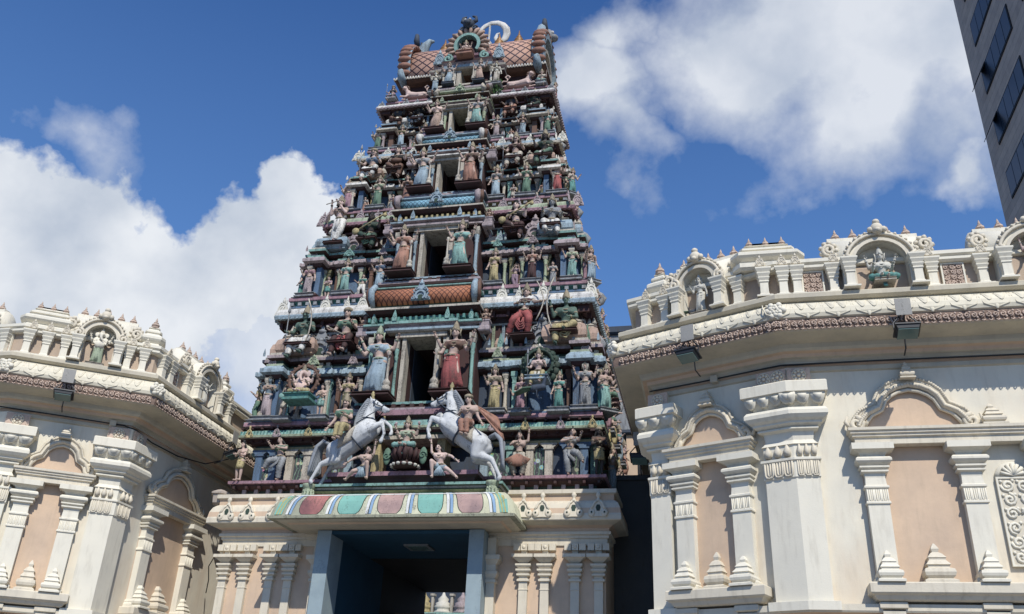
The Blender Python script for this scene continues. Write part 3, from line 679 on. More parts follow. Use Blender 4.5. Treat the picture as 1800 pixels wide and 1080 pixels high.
# ---- top storey and roof
def roof_top():
    z0 = 20.6; b = MB(); h = 2.2; yf = 4.68-h
    names = ['maroon', 'brown', 'cream', 'pinkw', 'turq', 'dgreen', 'white', 'lblue', 'pink', 'orange']; M = [mt(n) for n in names]
    for s in (-1, 1):
        b.box(*sorted((s*.2, s*h)), yf, 1.92+h, z0, 21.66, 0)
    b.box(-.2, .2, yf+1.2, 1.92+h, z0, 21.7, 0)
    for hh, pr_ in ((2.3, [(0,z0,4),(.1,z0+.03,4),(.1,z0+.09,2),(0,z0+.1,2)]),):
        pl = ring_plan(hh); b.sweep([(.7, pl[0][1]), pl[1], pl[2], pl[3], pl[0], (-.7, pl[0][1])], pr_)
    b.stack(ring_plan(2.3), [(-.2,21.5,0),(-.1,21.54,1),(.1,21.56,1),(.22,21.6,0),(.25,21.62,2),(.26,21.68,2),(.2,21.72,2),(0,21.73,2)])
    F = frame(0, fy(z0), 1, 0)
    for k in range(55): b.box(-2.55+k*.094-.02, -2.55+k*.094+.02, 2.09, 2.22, 21.62, 21.70, 6)
    core = tpart(build(b, 'top_storey', M))
    e = MB(F)      # centre bay: jambs, lintel and stepped canopy
    e.rect(-.85, .85, -.25, .6, [(.05,z0-.05,2),(.08,z0,3),(.08,z0+.06,3),(-.04,z0+.08,0),(-.04,z0+.14,0),(.02,z0+.16,2),(.02,z0+.22,2)])
    for s in (-1, 1):
        e.box(*sorted((s*.2, s*.34)), -.05, .7, z0+.22, z0+1.0, 2); e.box(*sorted((s*.34, s*.8)), .15, .7, z0+.22, z0+1.0, 0)
    e.rect(-.78, .78, -.1, .9, [(0,z0+.98,2),(.05,z0+1.02,7),(.07,z0+1.1,7),(0,z0+1.14,3),(0,z0+1.2,3),(.06,z0+1.24,0),(.07,z0+1.32,0),(-.1,z0+1.36,8),(-.1,z0+1.5,8),(-.04,z0+1.54,8),(-.02,z0+1.62,8),(-.2,z0+1.66,8)])
    bay = tpart(build(e, 'door_bay', M))
    for s in (-1, 1):
        put_col('white', s*.42, .0, z0+.2, .13, .8, bay, F); put_col('white', s*.8, .0, z0+.2, .13, .8, bay, F)
        e = MB(F @ Matrix.Translation((s*1.0, 0, 0)))
        e.rect(-.18,.18,0,.5,[(0,z0+.75,0),(.06,z0+.8,2),(.08,z0+.85,2),(0,z0+.9,0),(0,z0+.96,3),(.08,z0+1.0,2),(.1,z0+1.06,2),(-.04,z0+1.1,3),(-.04,z0+1.2,3),(0,z0+1.25,2),(-.1,z0+1.3,2)]); tpart(build(e, 'niche_shrine', M), core)
    # barrel vault
    r = MB(); r.smooth = True; L = 2.2; yc = 3.3; hb = 1.1; n = 18; zb = 21.72
    pf = [(yc-hb*math.cos(pi*k/n)*(1+.06*math.sin(pi*k/n*2) if k < n/2 else 1), zb+1.75*math.sin(pi*k/n)**.8) for k in range(n+1)]
    r.rings([[(x, y, z) for y, z in pf] for x in (-L, -L/2, 0, L/2, L)], cap=True)
    r.smooth = False
    vault = tpart(build(r, 'vaulted_roof', DIAM))
    q = MB(); q.box(-L, L, 3.18, 3.42, 23.42, 23.52)
    for k in range(30): q.lathe(-L+.1+k*(2*L-.2)/29, 3.2, [(.05,23.5),(.06,23.55),(.02,23.62)], 6)
    tpart(build(q, 'ridge_crest', mt('turq')), vault)
    for x in (-1.31, -.66, .64, 1.34):
        f = MB(); f.smooth = True; f.lathe(x, 3.3, [(.12,23.5),(.2,23.53),(.24,23.62),(.22,23.7),(.13,23.76),(.17,23.82),(.15,23.88),(.07,23.93),(.1,23.99),(.06,24.05),(.03,24.15),(.01,24.3)], 14)
        tpart(build(f, 'finial', paint('finial_copper', (.26, .14, .055), grime=.5, rough=.5, metal=.2)), vault)
    for s, dz in ((-1, 0), (1, 0)):      # makara gable ends
        G2 = Matrix.Translation((s*2.28, 3.3, zb)) @ Matrix.Rotation(s*pi/2, 4, 'Z')
        g = MB(G2)
        g.strip([(x*1.0, z) for x, z in arc(0,.75,1.2,1.2,-35,215,24)], [(x, z) for x, z in arc(0,.7,.98,.98,-38,218,24)], -.2, .22, 0)
        g.prism(arc(0,.7,1.06,1.06,-40,220,20), -.02, .14, 1)
        g.strip(arc(0,.6,.72,.75,-30,210,16), arc(0,.6,.6,.62,-30,210,16), -.12, 0, 2)
        g.smooth = True
        for k in range(19):      # brown lobes along the rim
            a_ = rad(-25+230*k/18); g.ball((1.16*math.cos(a_), .0, .75+1.16*math.sin(a_)), (.16,.25,.13), 9, 6, 3)
        for t in (-1, 1): g.tube([(t*.9,0,-.1),(t*1.25,0,-.1),(t*1.4,0,.08),(t*1.3,0,.2)], [.14,.14,.1,.05], 8, m=0)
        ge = tpart(build(g, 'gable_end', [mt('lblue'), mt('brown'), mt('cream'), paint('gable_brick', (.27,.14,.10), grime=.8)]), vault)
        h = MB(G2); h.smooth = True      # lion mask crest and curled horns
        h.ball((0,-.05,2.12), (.26,.26,.3), 10, 7, 1); h.ball((0,-.28,2.05), (.16,.16,.13), 8, 5, 1)
        for t in (-1, 1):
            h.ball((t*.12,-.25,2.2), .06, 8, 5, 2)
            h.tube([(t*.15,0,2.2),(t*.3,0,2.4),(t*.3,0,2.62),(t*.16,0,2.74)], [.1,.11,.08,.03], 8, m=0)
        tpart(build(h, 'lion_mask', [mt('slate'), mt('grey'), mt('white')]), ge)
        # horn sweeping inwards over the ridge
        k = MB(); k.smooth = True
        k.tube([(s*2.25,3.3,23.3),(s*2.1,3.2,23.6),(s*1.98,3.15,23.95),(s*1.82,3.15,24.15),(s*1.68,3.15,24.12)] if s < 0 else [(s*2.2,3.2,23.6),(s*2.15,3.1,23.85),(s*2.2,3.05,24.05),(s*2.32,3.05,24.18)], [.3,.22,.16,.1,.04][:5 if s < 0 else 4], 10)
        tpart(build(k, 'horn', mt('lblue')), ge)
    # central dormer: scalloped shell with seated figure, crest
    q = MB(frame(-.05, 1.95, 1, 0, -.28))
    q.strip(arc(0,22.85,.68,.72,-35,215,20), arc(0,22.85,.45,.48,-35,215,20), -.05, .35, 0)
    q.strip(arc(0,22.85,.45,.48,-35,215,20), arc(0,22.85,.34,.38,-35,215,20), -.12, .3, 1)
    q.prism(arc(0,22.85,.36,.4,-50,230,18), .1, .3, 2)
    q.smooth = True
    for k in range(14):
        a_ = rad(-28+236*k/13); q.tube([(.36*math.cos(a_),-.06,22.85+.4*math.sin(a_)),(.6*math.cos(a_),-.09,22.85+.64*math.sin(a_)),(.74*math.cos(a_),-.02,22.85+.78*math.sin(a_))], [.03,.07,.05], 6)
    for s in (-1, 1): q.tube(spiral(s*.62,22.32,.17,1.4,pi/2,s,14,-.08), .05, 6, m=1)
    dm = tpart(build(q, 'shell_dormer', [mt('peachy'), mt('turq'), mt('maroon')]), vault)
    q = MB(frame(-.05, 1.95, 1, 0, -.28)); q.smooth = True
    q.ball((0,-.1,23.72), (.2,.18,.2), 10, 7); q.ball((0,-.26,23.66), (.12,.1,.1), 8, 5)
    for s in (-1, 1):
        q.ball((s*.08,-.26,23.78), .045, 8, 5, 1); q.tube([(s*.1,-.05,23.8),(s*.24,-.05,23.9),(s*.22,-.05,24.05),(s*.1,-.05,24.1)], [.07,.07,.05,.03], 8); q.tube(spiral(s*.2,23.55,.1,1.3,0,s,12,-.1), .035, 6)
    tpart(build(q, 'lion_mask', [mt('slate'), mt('white')]), dm)
    q = MB(); q.smooth = True      # crescent horn and rod behind the dormer
    q.tube([(-.25,3.3,24.05),(-.2,3.3,24.3),(-.08,3.3,24.52),(.1,3.3,24.7),(.32,3.3,24.8),(.55,3.3,24.78),(.74,3.3,24.66),(.86,3.3,24.46),(.9,3.3,24.22),(.84,3.3,24.0),(.7,3.3,23.88),(.56,3.3,23.94),(.5,3.3,24.1),(.55,3.3,24.26),(.64,3.3,24.3)], [.04,.07,.08,.09,.09,.1,.11,.13,.14,.13,.11,.09,.07,.05,.03], 10, squash=.5)
    tpart(build(q, 'crescent_horn', mt('white')), vault)
    q = MB(); q.tube([(.25,3.3,23.5),(.27,3.3,24.8)], .035, 6); q.lathe(.25,3.3,[(.1,23.5),(.12,23.9),(.05,24.0)],8); tpart(build(q, 'lightning_rod', mt('white')), vault)
    for s in (-1, 1): put_kudu('kudu', 'lblue', s*1.0, 2.0, 22.0, .42, .5, vault)
roof_top()
# ================================================================= side galleries
def finial(b, x, y, z, s=1.0, m=None, n=8):
    b.lathe(x, y, [(.10*s,z),(.11*s,z+.03*s),(.075*s,z+.05*s),(.10*s,z+.08*s),(.085*s,z+.12*s),(.05*s,z+.13*s),(.06*s,z+.16*s),(.025*s,z+.19*s),(.03*s,z+.21*s),(.006*s,z+.29*s)], n, m)
def stupa(b, x, z, w, h, p0, p1, m=None):      # little stepped spire in relief
    f = [(.5,0),(.5,.07),(.36,.12),(.44,.18),(.47,.26),(.44,.34),(.32,.38),(.32,.43),(.37,.45),(.25,.57),(.25,.61),(.28,.63),(.17,.74),(.09,.78),(.12,.86),(.09,.91),(.02,1.0)]
    b.rect(x-.001, x+.001, -p1, .02, [(a*w, z+t*h) for a, t in f], m)
def swag_band(b, x0, x1, y, z0, z1, n, m=None):     # hanging looped garland relief on a flat face
    w = (x1-x0)/n
    for i in range(n):
        c = x0+w*(i+.5); r = w*.42; sm = b.smooth; b.smooth = True
        b.tube([(c-r,y,z1),(c-r,y,z0+r),(c-r*.7,y,z0+r*.35),(c,y,z0+.02),(c+r*.7,y,z0+r*.35),(c+r,y,z0+r),(c+r,y,z1)], w*.11, 5, m)
        b.tube([(c-r*.35,y,z1),(c-r*.35,y,z0+r*1.1),(c,y,z0+r*.7),(c+r*.35,y,z0+r*1.1),(c+r*.35,y,z1)], w*.08, 5, m)
        b.smooth = sm
def scroll_panel(F, x0, x1, z0, z1, y, name, mats, parent, cell=.17, border=True):
    b = MB(F); b.box(x0, x1, y, y+.03, z0, z1, 1)
    if border: 
        t = .03
        for q in ((x0-t,x1+t,z0-t,z0),(x0-t,x1+t,z1,z1+t),(x0-t,x0,z0,z1),(x1,x1+t,z0,z1)): b.box(q[0],q[1],y-.02,y+.03,q[2],q[3],2)
    nx = max(1, round((x1-x0)/cell)); nz = max(1, round((z1-z0)/cell)); cx = (x1-x0)/nx; cz = (z1-z0)/nz; b.smooth = True; k = 0
    for i in range(nx):
        for j in range(nz):
            x = x0+cx*(i+.5); z = z0+cz*(j+.5); k += 1
            b.tube(spiral(x, z, min(cx,cz)*.46, 1.5, pi/2*(k % 4), 1 if (i+j) % 2 else -1, 12, y-.005), [.1*cell+.004]*6+[.12*cell]*7, 5, 0)
            b.ball((x+cx*.36, y-.01, z+cz*.36), (.13*cell,.1*cell,.13*cell), 6, 4, 0); b.ball((x-cx*.36, y-.01, z+cz*.3), (.12*cell,.1*cell,.12*cell), 6, 4, 0)
    return build(b, name, mats, parent)
def blind_window(F, w, root, tall=1.0, extra=None, narrow=False):
    """entablature on two columns, cusped arch above, niche spires below; local x 0..w, y 0 = wall"""
    r = MB(F); c0 = .28 if w < 1.9 else .30; hwid = .17
    r.box(.12, w-.12, -.012, .02, 4.42, 6.76)
    frame_ = build(r, 'blind_window', PEACH, root)
    e = MB(F); W2 = w if extra is None else extra
    e.rect(.0, W2, -.26, .02, [(-.08,6.74),(-.04,6.75),(-.04,6.86),(.0,6.88),(.0,6.91),(.03,6.93),(.03,6.96),(.06,6.98),(.06,7.03),(-.05,7.04)])
    build(e, 'entablature', TRIM, frame_)
    cols = [c0, w-c0] + ([w+.9] if extra and extra > w+1 else [])
    for x in cols:
        c = MB(F @ Matrix.Translation((x, 0, 0))); q = hwid
        c.rect(-q, q, -.16, .02, [(.05,4.42),(.05,4.5),(0,4.55),(0,5.72),(.025,5.73),(.025,5.76),(.005,5.78),(.005,5.98),(.03,6.0),(.03,6.03),(0,6.05),(-.01,6.18),(.0,6.25),(.05,6.27),(.05,6.30),(.02,6.31),(.07,6.34),(.07,6.37),(.03,6.38),(.09,6.42),(.12,6.45),(.12,6.49),(.09,6.52),(.03,6.54),(.03,6.56),(.06,6.6),(.15,6.64),(.17,6.64),(.17,6.75)])
        swag_band(c, -q, q, -.17, 5.76-.02, 5.97, 3)
        stupa(c, 0, 4.42, .62*hwid*2+.2, .52, 0, .24)
        build(c, 'column', TRIMW, frame_)
    s = MB(F); xm = w/2; stupa(s, xm, 4.42, .5 if w > 1.9 else .4, .66, 0, .08)
    build(s, 'relief_spire', TRIM, frame_)
    # cusped arch
    a0, a1 = .06, w-.06; cx = (a0+a1)/2; hx = (a1-a0)/2; H = .92 if w > 1.9 else .78
    half = [(1.0,.10),(.93,.24),(.82,.38),(.68,.46),(.60,.50),(.56,.60),(.50,.74),(.38,.86),(.22,.95),(0,1.0)]
    pts = [(cx-hx*a, 7.04+H*b) for a, b in half]+[(cx+hx*a, 7.04+H*b) for a, b in half[::-1][1:]]
    p = MB(F); inn = [(cx+(x-cx)*.86, 7.04+(z-7.04)*.86) for x, z in pts]
    p.prism([(inn[0][0],7.03)]+inn[::-1][::-1]+[(inn[-1][0],7.03)] if False else [(inn[-1][0],7.03)]+inn[::-1]+[(inn[0][0],7.03)], -.012, .02)
    build(p, 'arch_infill', PEACH, frame_)
    a = MB(F); a.smooth = True
    for k, (sc, rr, yy) in enumerate(((1.0,.05,-.05),(.90,.055,-.10),(.80,.035,-.07))):
        P_ = [Vector((cx+(x-cx)*sc, yy, 7.04+(z-7.04)*sc)) for x, z in pts]
        a.tube(P_, rr, 7)
    for i in range(len(pts)-1):      # leafy ridge on the outer band
        for t in (0,.25,.5,.75):
            x = pts[i][0]*(1-t)+pts[i+1][0]*t; z = pts[i][1]*(1-t)+pts[i+1][1]*t
            a.ball((x+(x-cx)*.04, -.07, z+(z-7.04)*.05+.0), (.04,.07,.04), 5, 3)
            x2 = cx+(x-cx)*.9; z2 = 7.04+(z-7.04)*.9; a.ball((x2, -.14, z2), (.035,.03,.035), 5, 3)
    for s_ in (-1, 1):
        a.tube(spiral(cx+s_*(hx-.06), 7.16, .13, 1.5, pi/2, s_, 14, -.1), [.05]*8+[.04]*7, 6)
        a.tube([(cx+s_*(hx+.06),-.1,7.1),(cx+s_*(hx+.12),-.1,7.2),(cx+s_*(hx+.08),-.1,7.3)], [.04,.035,.015], 6)
    a.smooth = False; stupa(a, cx, 7.04+H-.02, .26, .34, 0, .14)
    build(a, 'cusped_arch', TRIM, frame_)
    # ledge and corbels
    l = MB(F); x1 = W2+.1
    l.rect(-.02, x1, -.38, .02, [(-.12,4.14),(-.08,4.16),(-.04,4.22),(0,4.24),(.02,4.26),(.02,4.40),(0,4.42)])
    for x in cols: l.rect(x-.17, x+.17, -.22, .02, [(0,3.4),(0,4.02),(.04,4.04),(.04,4.12),(0,4.14)])
    build(l, 'sill_ledge', TRIM, frame_)
    scroll_panel(F, c0+.28, w-c0-.28, 3.5, 4.0, -.06, 'carved_panel', [CARVE, CARVED, TRIM], frame_, .16)
    if extra and extra > w+1:
        st = MB(F); stupa(st, w+.25-.05, 7.04, .4, .42, 0, .1); build(st, 'relief_spire', TRIM, frame_)
    return frame_
def corner_pilaster(poly, root, faces, zt=8.26):
    """poly: closed plan (part inside the wall); faces: list of (frame, x0, x1, y) for the relief bands"""
    b = MB(); prof = [(.1,4.0),(.1,4.14),(0,4.16),(0,6.2),(.02,6.22),(.02,6.50),(.05,6.52),(.05,6.56),(.0,6.58),(.0,6.80),(.03,6.81),(.0,6.84),(-.04,6.9),(-.02,7.05),(.06,7.08),(.06,7.11),(.03,7.12),(.12,7.17),(.12,7.20),(.18,7.24),(.23,7.3),(.23,7.37),(.19,7.43),(.1,7.45),(.08,7.47),(.12,7.52),(.17,7.62),(.22,7.7),(.26,7.71),(.26,7.90),(.24,7.92),(-.02,7.94),(-.02,zt)]
    b.stack(poly, prof)
    p = build(b, 'pilaster', TRIMW, root)
    for F, x0, x1 in faces:
        d = MB(F); n = max(3, round((x1-x0)/.16))
        swag_band(d, x0, x1, -.03, 6.22, 6.5, n)
        d.smooth = True; w = (x1-x0)/n
        for i in range(n):      # pointed leaves
            x = x0+w*(i+.5); d.tube([(x,-.01,6.6),(x,-.03,6.68),(x,-.01,6.82)], [w*.35,w*.42,w*.08], 6)
        d.smooth = False; build(d, 'garland_band', TRIM, p); d = MB(F); d.smooth = True
        nn = max(3, round((x1-x0+.4)/.25)); w = (x1-x0+.44)/nn
        for i in range(nn):     # lotus scallops under the capital
            x = x0-.22+w*(i+.5); d.prism(arc(x,7.69,w*.48,.19,180,360,10), -.215, -.02); d.prism(arc(x,7.67,w*.28,.11,180,360,8), -.235, -.2)
        d.smooth = False
        build(d, 'capital_scallops', TRIMW, p)
        r = MB(F); r.box(x0-.02, x1+.02, -.03, 0, 7.95, 8.24, 1); k = 2 if x1-x0 > .45 else 1; w = (x1-x0)/k
        r.smooth = True
        for i in range(k):
            x = x0+w*(i+.5)
            r.ball((x,-.04,8.095), (.035,.03,.035), 8, 5, 0)
            for q in range(8):
                a = q*pi/4; r.ball((x+.08*math.cos(a),-.035,8.095+.08*math.sin(a)), (.032,.02,.032), 6, 4, 0)
            r.tube([(x+.12*math.cos(a),-.035,8.095+.12*math.sin(a)) for a in [j*pi/8 for j in range(17)]], .012, 5, 0)
        build(r, 'rosette_block', [TRIM, CARVE], p)
    return p
def parapet_niche(F, cx, w, root, back=.55):
    """arched niche with a small wagon vault and a row of finials; y=0 parapet wall face"""
    hw_ = w/2; zi = 10.52-hw_*.9
    inn = [(cx-hw_, 9.54)]+arc(cx, zi, hw_, .9*hw_+.02, 180, 0, 16)+[(cx+hw_, 9.54)]
    o2 = hw_+.22; out = [(cx-o2, 9.54)]+arc(cx, zi, o2, .9*hw_+.26, 180, 0, 16)+[(cx+o2, 9.54)]
    mid = [(cx+(x-cx)*(hw_+.06)/hw_, z if i in (0, 18) else z+.06*max(0,math.sin(pi*(i-1)/16))) for i, (x, z) in enumerate(inn)]
    b = MB(F); b.strip(out, inn, -.12, .42, 0); b.strip(mid, inn, -.18, -.1, 1)
    b.prism([(cx+hw_+.05,10.0)]+arc(cx, zi, hw_+.05, .9*hw_+.08, 0, 180, 14)+[(cx-hw_-.05,10.0)], .14, .3, 2)
    nic = build(b, 'parapet_niche', [TRIMW, TRIM, PEACH], root)
    r = MB(F); r.smooth = True
    A = arc(cx, zi, hw_+.15, .9*hw_+.17, 178, 2, 16); r.tube([(x,-.16,z) for x, z in A], .035, 6)
    for i, (x, z) in enumerate(arc(cx, zi, hw_+.2, .9*hw_+.23, 175, 5, 18)): r.ball((x,-.15,z), .032, 6, 4)
    for s in (-1, 1):
        r.tube(spiral(cx+s*(hw_+.15), zi+.03, .12, 1.4, pi/2, s, 12, -.2), .035, 6)
        r.ball((cx+s*.12,-.2,zi+.9*hw_+.24), (.06,.06,.06), 7, 5)
    zt = zi+.9*hw_+.26; r.ball((cx,-.2,zt), (.12,.09,.12), 9, 6); r.ball((cx,-.26,zt-.06), (.06,.06,.05), 7, 5); r.ball((cx,-.2,zt+.14), (.07,.07,.06), 7, 5)
    build(r, 'carved_arch', TRIM, nic)
    v = MB(F); L = hw_+.44; v.smooth = True; zb = 10.28
    v.rings([[(x, .1+.38-.38*math.cos(pi*k/12)*1.0, zb+.62*math.sin(pi*k/12)**.7) for k in range(13)] for x in (cx-L, cx, cx+L)])
    v.smooth = False; v.rect(cx-L-.03, cx+L+.03, .08, .9, [(0,zb-.1),(.04,zb-.08),(.04,zb-.0),(0,zb+.02)]); v.box(cx-L+.08, cx+L-.08, .38, .56, zb+.58, zb+.68)
    vo = build(v, 'wagon_vault', TRIMW, nic)
    for s in (-1, 1):
        k = MB(F); k.smooth = True; x = cx+s*(L-.05); k.tube(spiral(x, zb+.27, .13, 1.5, -pi/2, s, 14, .1), .04, 6)
        for q in range(9): k.ball((x+.14*math.cos(q*.7), .13, zb+.27+.17*math.sin(q*.7)), .05, 6, 4)
        build(k, 'leaf_scroll', TRIM, vo)
    n = 5
    for i in range(n):
        f = MB(F); finial(f, cx-L*.72+i*2*L*.72/(n-1), .47, zb+.66, .9); build(f, 'finial', paint('finial_terracotta', (.52, .40, .31), grime=.3), vo)
    for s in (-1, 1): flare_column(F, cx+s*(hw_+.12), -.2, nic, .13)
    return nic
def flare_column(F, x, y, parent, hw_=.1, z0=9.54, z1=10.16):
    key = 'flare'
    if key not in CACHE:
        b = MB(); b.rect(-.5,.5,-.5,.6,[(.5,0),(.5,.05),(.12,.07),(.1,.12),(.02,.14),(.0,.5),(.12,.53),(.12,.56),(.04,.58),(.22,.66),(.22,.69),(.12,.70),(.34,.80),(.34,.83),(.24,.84),(.5,.95),(.5,1.0)])
        CACHE[key] = b.mesh('flared_column', [TRIMW])
    return link('flared_column', CACHE[key], parent, F @ Matrix.Translation((x, y, z0)) @ Matrix.Diagonal((hw_*1.12, hw_*1.12, z1-z0, 1)))
def rail(W, root, segs):
    """parapet rail on plinth strips between the niches; segs: lists of (segment, s)"""
    for sg in segs:
        pts = []
        for i, t in sg:
            a = V3((*W[i], 0)); d = (V3((*W[i+1], 0))-a).normalized(); q = a+d*t; pts.append((q.x, q.y))
        b = MB(); b.sweep(pts, [(.12,10.08,0),(.46,10.1,0),(.50,10.13,0),(.50,10.18,0),(.47,10.19,0),(.53,10.23,0),(.53,10.30,0),(.2,10.32,0),(.12,10.32,0),(.12,10.08,0)])
        b.sweep(pts, [(.12,9.52,0),(.56,9.52,0),(.56,9.58,0),(.5,9.60,0),(.12,9.605,0)])
        for (i, t), e in ((sg[0], 0), (sg[-1], 1)):
            a = V3((*W[i], 0)); d = (V3((*W[i+1], 0))-a).normalized(); n = V3((d.y, -d.x, 0)); q = a+d*t; o = d*(.02 if e else -.02)
            for z0_, z1_ in ((10.1,10.31),(9.53,9.6)):
                P_ = [q+n*.14+o, q+n*.51+o, q+n*.51, q+n*.14]; b.add([(v.x,v.y,z0_) for v in P_]+[(v.x,v.y,z1_) for v in P_], [[0,1,2,3],[4,5,6,7],[0,1,5,4],[1,2,6,5],[2,3,7,6],[3,0,4,7]])
        build(b, 'parapet_rail', TRIMW, root)
def stepped_dome(F, x, y, root, w=.5, n=3, octo=False):
    b = MB(F); a = w
    prof = [(0,10.2),(.06,10.25),(.06,10.34),(.0,10.36),(-.04,10.40),(.05,10.46),(.09,10.50),(.09,10.56),(.03,10.60),(-.12,10.66),(-.12,10.68),(-.08,10.70),(-.08,10.74),(-.2,10.80),(-.22,10.82),(-.18,10.84),(-.24,10.88),(-.3,10.92)]
    sc = a/.5; prof = [(o*sc, z) for o, z in prof]
    wx = a*(1.2 if n > 1 else .75)
    b.stack([(x-wx+.2*a,y-.02),(x+wx-.2*a,y-.02),(x+wx,y+.25*a),(x+wx,y+1.3*a),(x-wx,y+1.3*a),(x-wx,y+.25*a)], prof)
    o = build(b, 'stepped_dome', TRIMW, root)
    for i in range(n):
        f = MB(F); finial(f, x+(i-(n-1)/2)*a*.62, y+.55*a, 10.86, .75 if n > 1 else 1.0); build(f, 'finial', MATS['finial_terracotta'], o)
    return o
paint('finial_terracotta', (.52, .40, .31), grime=.3)
def gallery(W, label, faces, roofpoly):
    cx = sum(p[0] for p in W)/len(W)
    root = tag(empty('temple_gallery', (W[1][0], W[1][1], 0)), label, 'gallery')
    before = set(S.collection.objects)
    b = MB()
    b.sweep(W, [(.3,0,2),(.3,3.2,2),(.34,3.25,2),(.34,3.35,2),(.0,3.4,1),(.0,3.95,1),(.2,3.97,2),(.22,4.0,2),(.22,4.1,2),(.0,4.12,0),(.0,8.24,0)])
    gw = build(b, 'gallery_wall', [WALL, PEACH, TRIM], root)
    c = MB()
    c.sweep(W, [(.0,8.20,0),(.04,8.22,0),(.04,8.30,0),(.02,8.31,1),(.02,8.36,1),(.06,8.37,0),(.06,8.40,0),(.10,8.44,0),(.16,8.46,1),(.18,8.52,1),(.26,8.54,0),(.30,8.58,0),(.32,8.66,0),(.5,8.68,0),(.76,8.70,0),(.79,8.72,2),(.80,8.80,2),(.80,8.90,2),(.79,8.93,3),(.83,8.95,3),(.85,9.02,3),(.83,9.12,3),(.76,9.22,3),(.66,9.30,3),(.6,9.34,3),(.58,9.36,0),(.64,9.37,0),(.67,9.39,0),(.70,9.41,0),(.70,9.49,0),(.68,9.51,0),(.36,9.53,4),(.36,10.1,4),(.28,10.3,3),(0,10.32,3),(-.1,10.32,3),(-.1,9.4,3)])
    co = build(c, 'cornice', [SOFF, PEACH, CARVED, BANDC, paint('plaster_parapet_peach', (.46, .36, .27), grime=.4)], root)
    # carved scroll band and lotus band reliefs
    for i in range(len(W)-1):
        a = Vector(W[i]); d = Vector(W[i+1])-a; L = d.length; d /= L; n = Vector((d.y, -d.x))
        lo, hi = -.4, L+.4
        if i == 0 and L > 9: lo = L-9.5
        if i == len(W)-2 and L > 7: hi = 7.2
        F = frame(a.x+n.x*.80, a.y+n.y*.80, d.x, d.y)
        s = MB(F); s.smooth = True; k = int((hi-lo)/.115)
        for j in range(k):
            x = lo+.115*(j+.5); s.tube(spiral(x, 8.825, .055, 1.3, pi/2+(j % 2)*pi, 1 if j % 2 else -1, 8, -.015), .016, 4)
            s.ball((x+.05,-.02,8.825+(.05 if j % 2 else -.05)), (.022,.02,.026), 5, 3)
            s.tube([(x,-.005,8.735),(x+.03,-.015,8.71),(x+.06,-.005,8.735)], .013, 4)
        build(s, 'carved_band', CARVE, co)
        p = MB(F); p.smooth = True; cell = .52; k = int((hi-lo)/cell)
        for j in range(k):
            x = lo+cell*(j+.5)
            def Q(u, t): # t 0 bottom .. 1 top on the cyma
                pr = [(.03,8.95),(.05,9.02),(.03,9.12),(-.04,9.22),(-.14,9.30)]; q = t*4; ii = min(int(q), 3); f = q-ii
                o = pr[ii][0]+(pr[ii+1][0]-pr[ii][0])*f; z = pr[ii][1]+(pr[ii+1][1]-pr[ii][1])*f; return (x+u, -o, z)
            for s_ in (-1, 1):      # paired drooping lobes
                R = []
                for it in range(5):
                    th = it/4
                    R.append([Q(s_*(.025+.15*q/6), 1-.55*th*math.sin(pi*(q+.6)/7)) for q in range(7)])
                R = [[(v[0], v[1]-.028*math.sin(pi*ir/4)-.005, v[2]) for v in row] for ir, row in enumerate(R)]
                p.rings(R, closed=False, cap=False)
                p.tube([Q(s_*(.02+.16*q/8), 1-.57*math.sin(pi*(q+.6)/9)) for q in range(9)], .016, 5)
            p.tube([Q(-.24, .98), Q(-.245, .6), Q(-.2, .25), Q(-.05, .06), Q(0,.0)], [.012,.013,.015,.015,.012], 5)
            p.tube([Q(.24, .98), Q(.245, .6), Q(.2, .25), Q(.05, .06), Q(0,.0)], [.012,.013,.015,.015,.012], 5)
            p.ball(Q(0,.08), (.04,.016,.06), 7, 5)
        build(p, 'lotus_band', BANDC, co)
    # rose bosses at the corners
    for i in range(1, len(W)-1):
        a = Vector(W[i]); d1 = (a-Vector(W[i-1])).normalized(); d2 = (Vector(W[i+1])-a).normalized(); n1 = Vector((d1.y,-d1.x)); n2 = Vector((d2.y,-d2.x)); k = n1+n2; k = k/k.dot(n1)
        q = MB(); q.smooth = True; P0 = a+k*.82
        for r_ in range(3):
            for j in range(6):
                an = j*pi/3+r_*.5; t = Vector((-k.y, k.x)).normalized(); rr = .14-.045*r_
                c_ = (P0.x+t.x*rr*math.cos(an)+k.x*.01*r_, P0.y+t.y*rr*math.cos(an)+k.y*.012*r_, 9.1+rr*.85*math.sin(an)); q.ball(c_, .06-.01*r_, 7, 5)
        build(q, 'rose_boss', TRIMW, co)
    global RAILW; RAILW = W
    faces(root)
    rp = MB(); rp.add([(x, y, 9.45) for x, y in roofpoly]+[(x, y, 9.3) for x, y in roofpoly], [list(range(len(roofpoly))), [len(roofpoly)+i for i in range(len(roofpoly))][::-1]])
    build(rp, 'flat_roof', TRIM, root)
    # everything above was built in world coordinates
    inv = Matrix.Translation((W[1][0], W[1][1], 0)).inverted()
    for o in set(S.collection.objects)-before:
        if o.parent is root: o.matrix_parent_inverse = inv
    return root
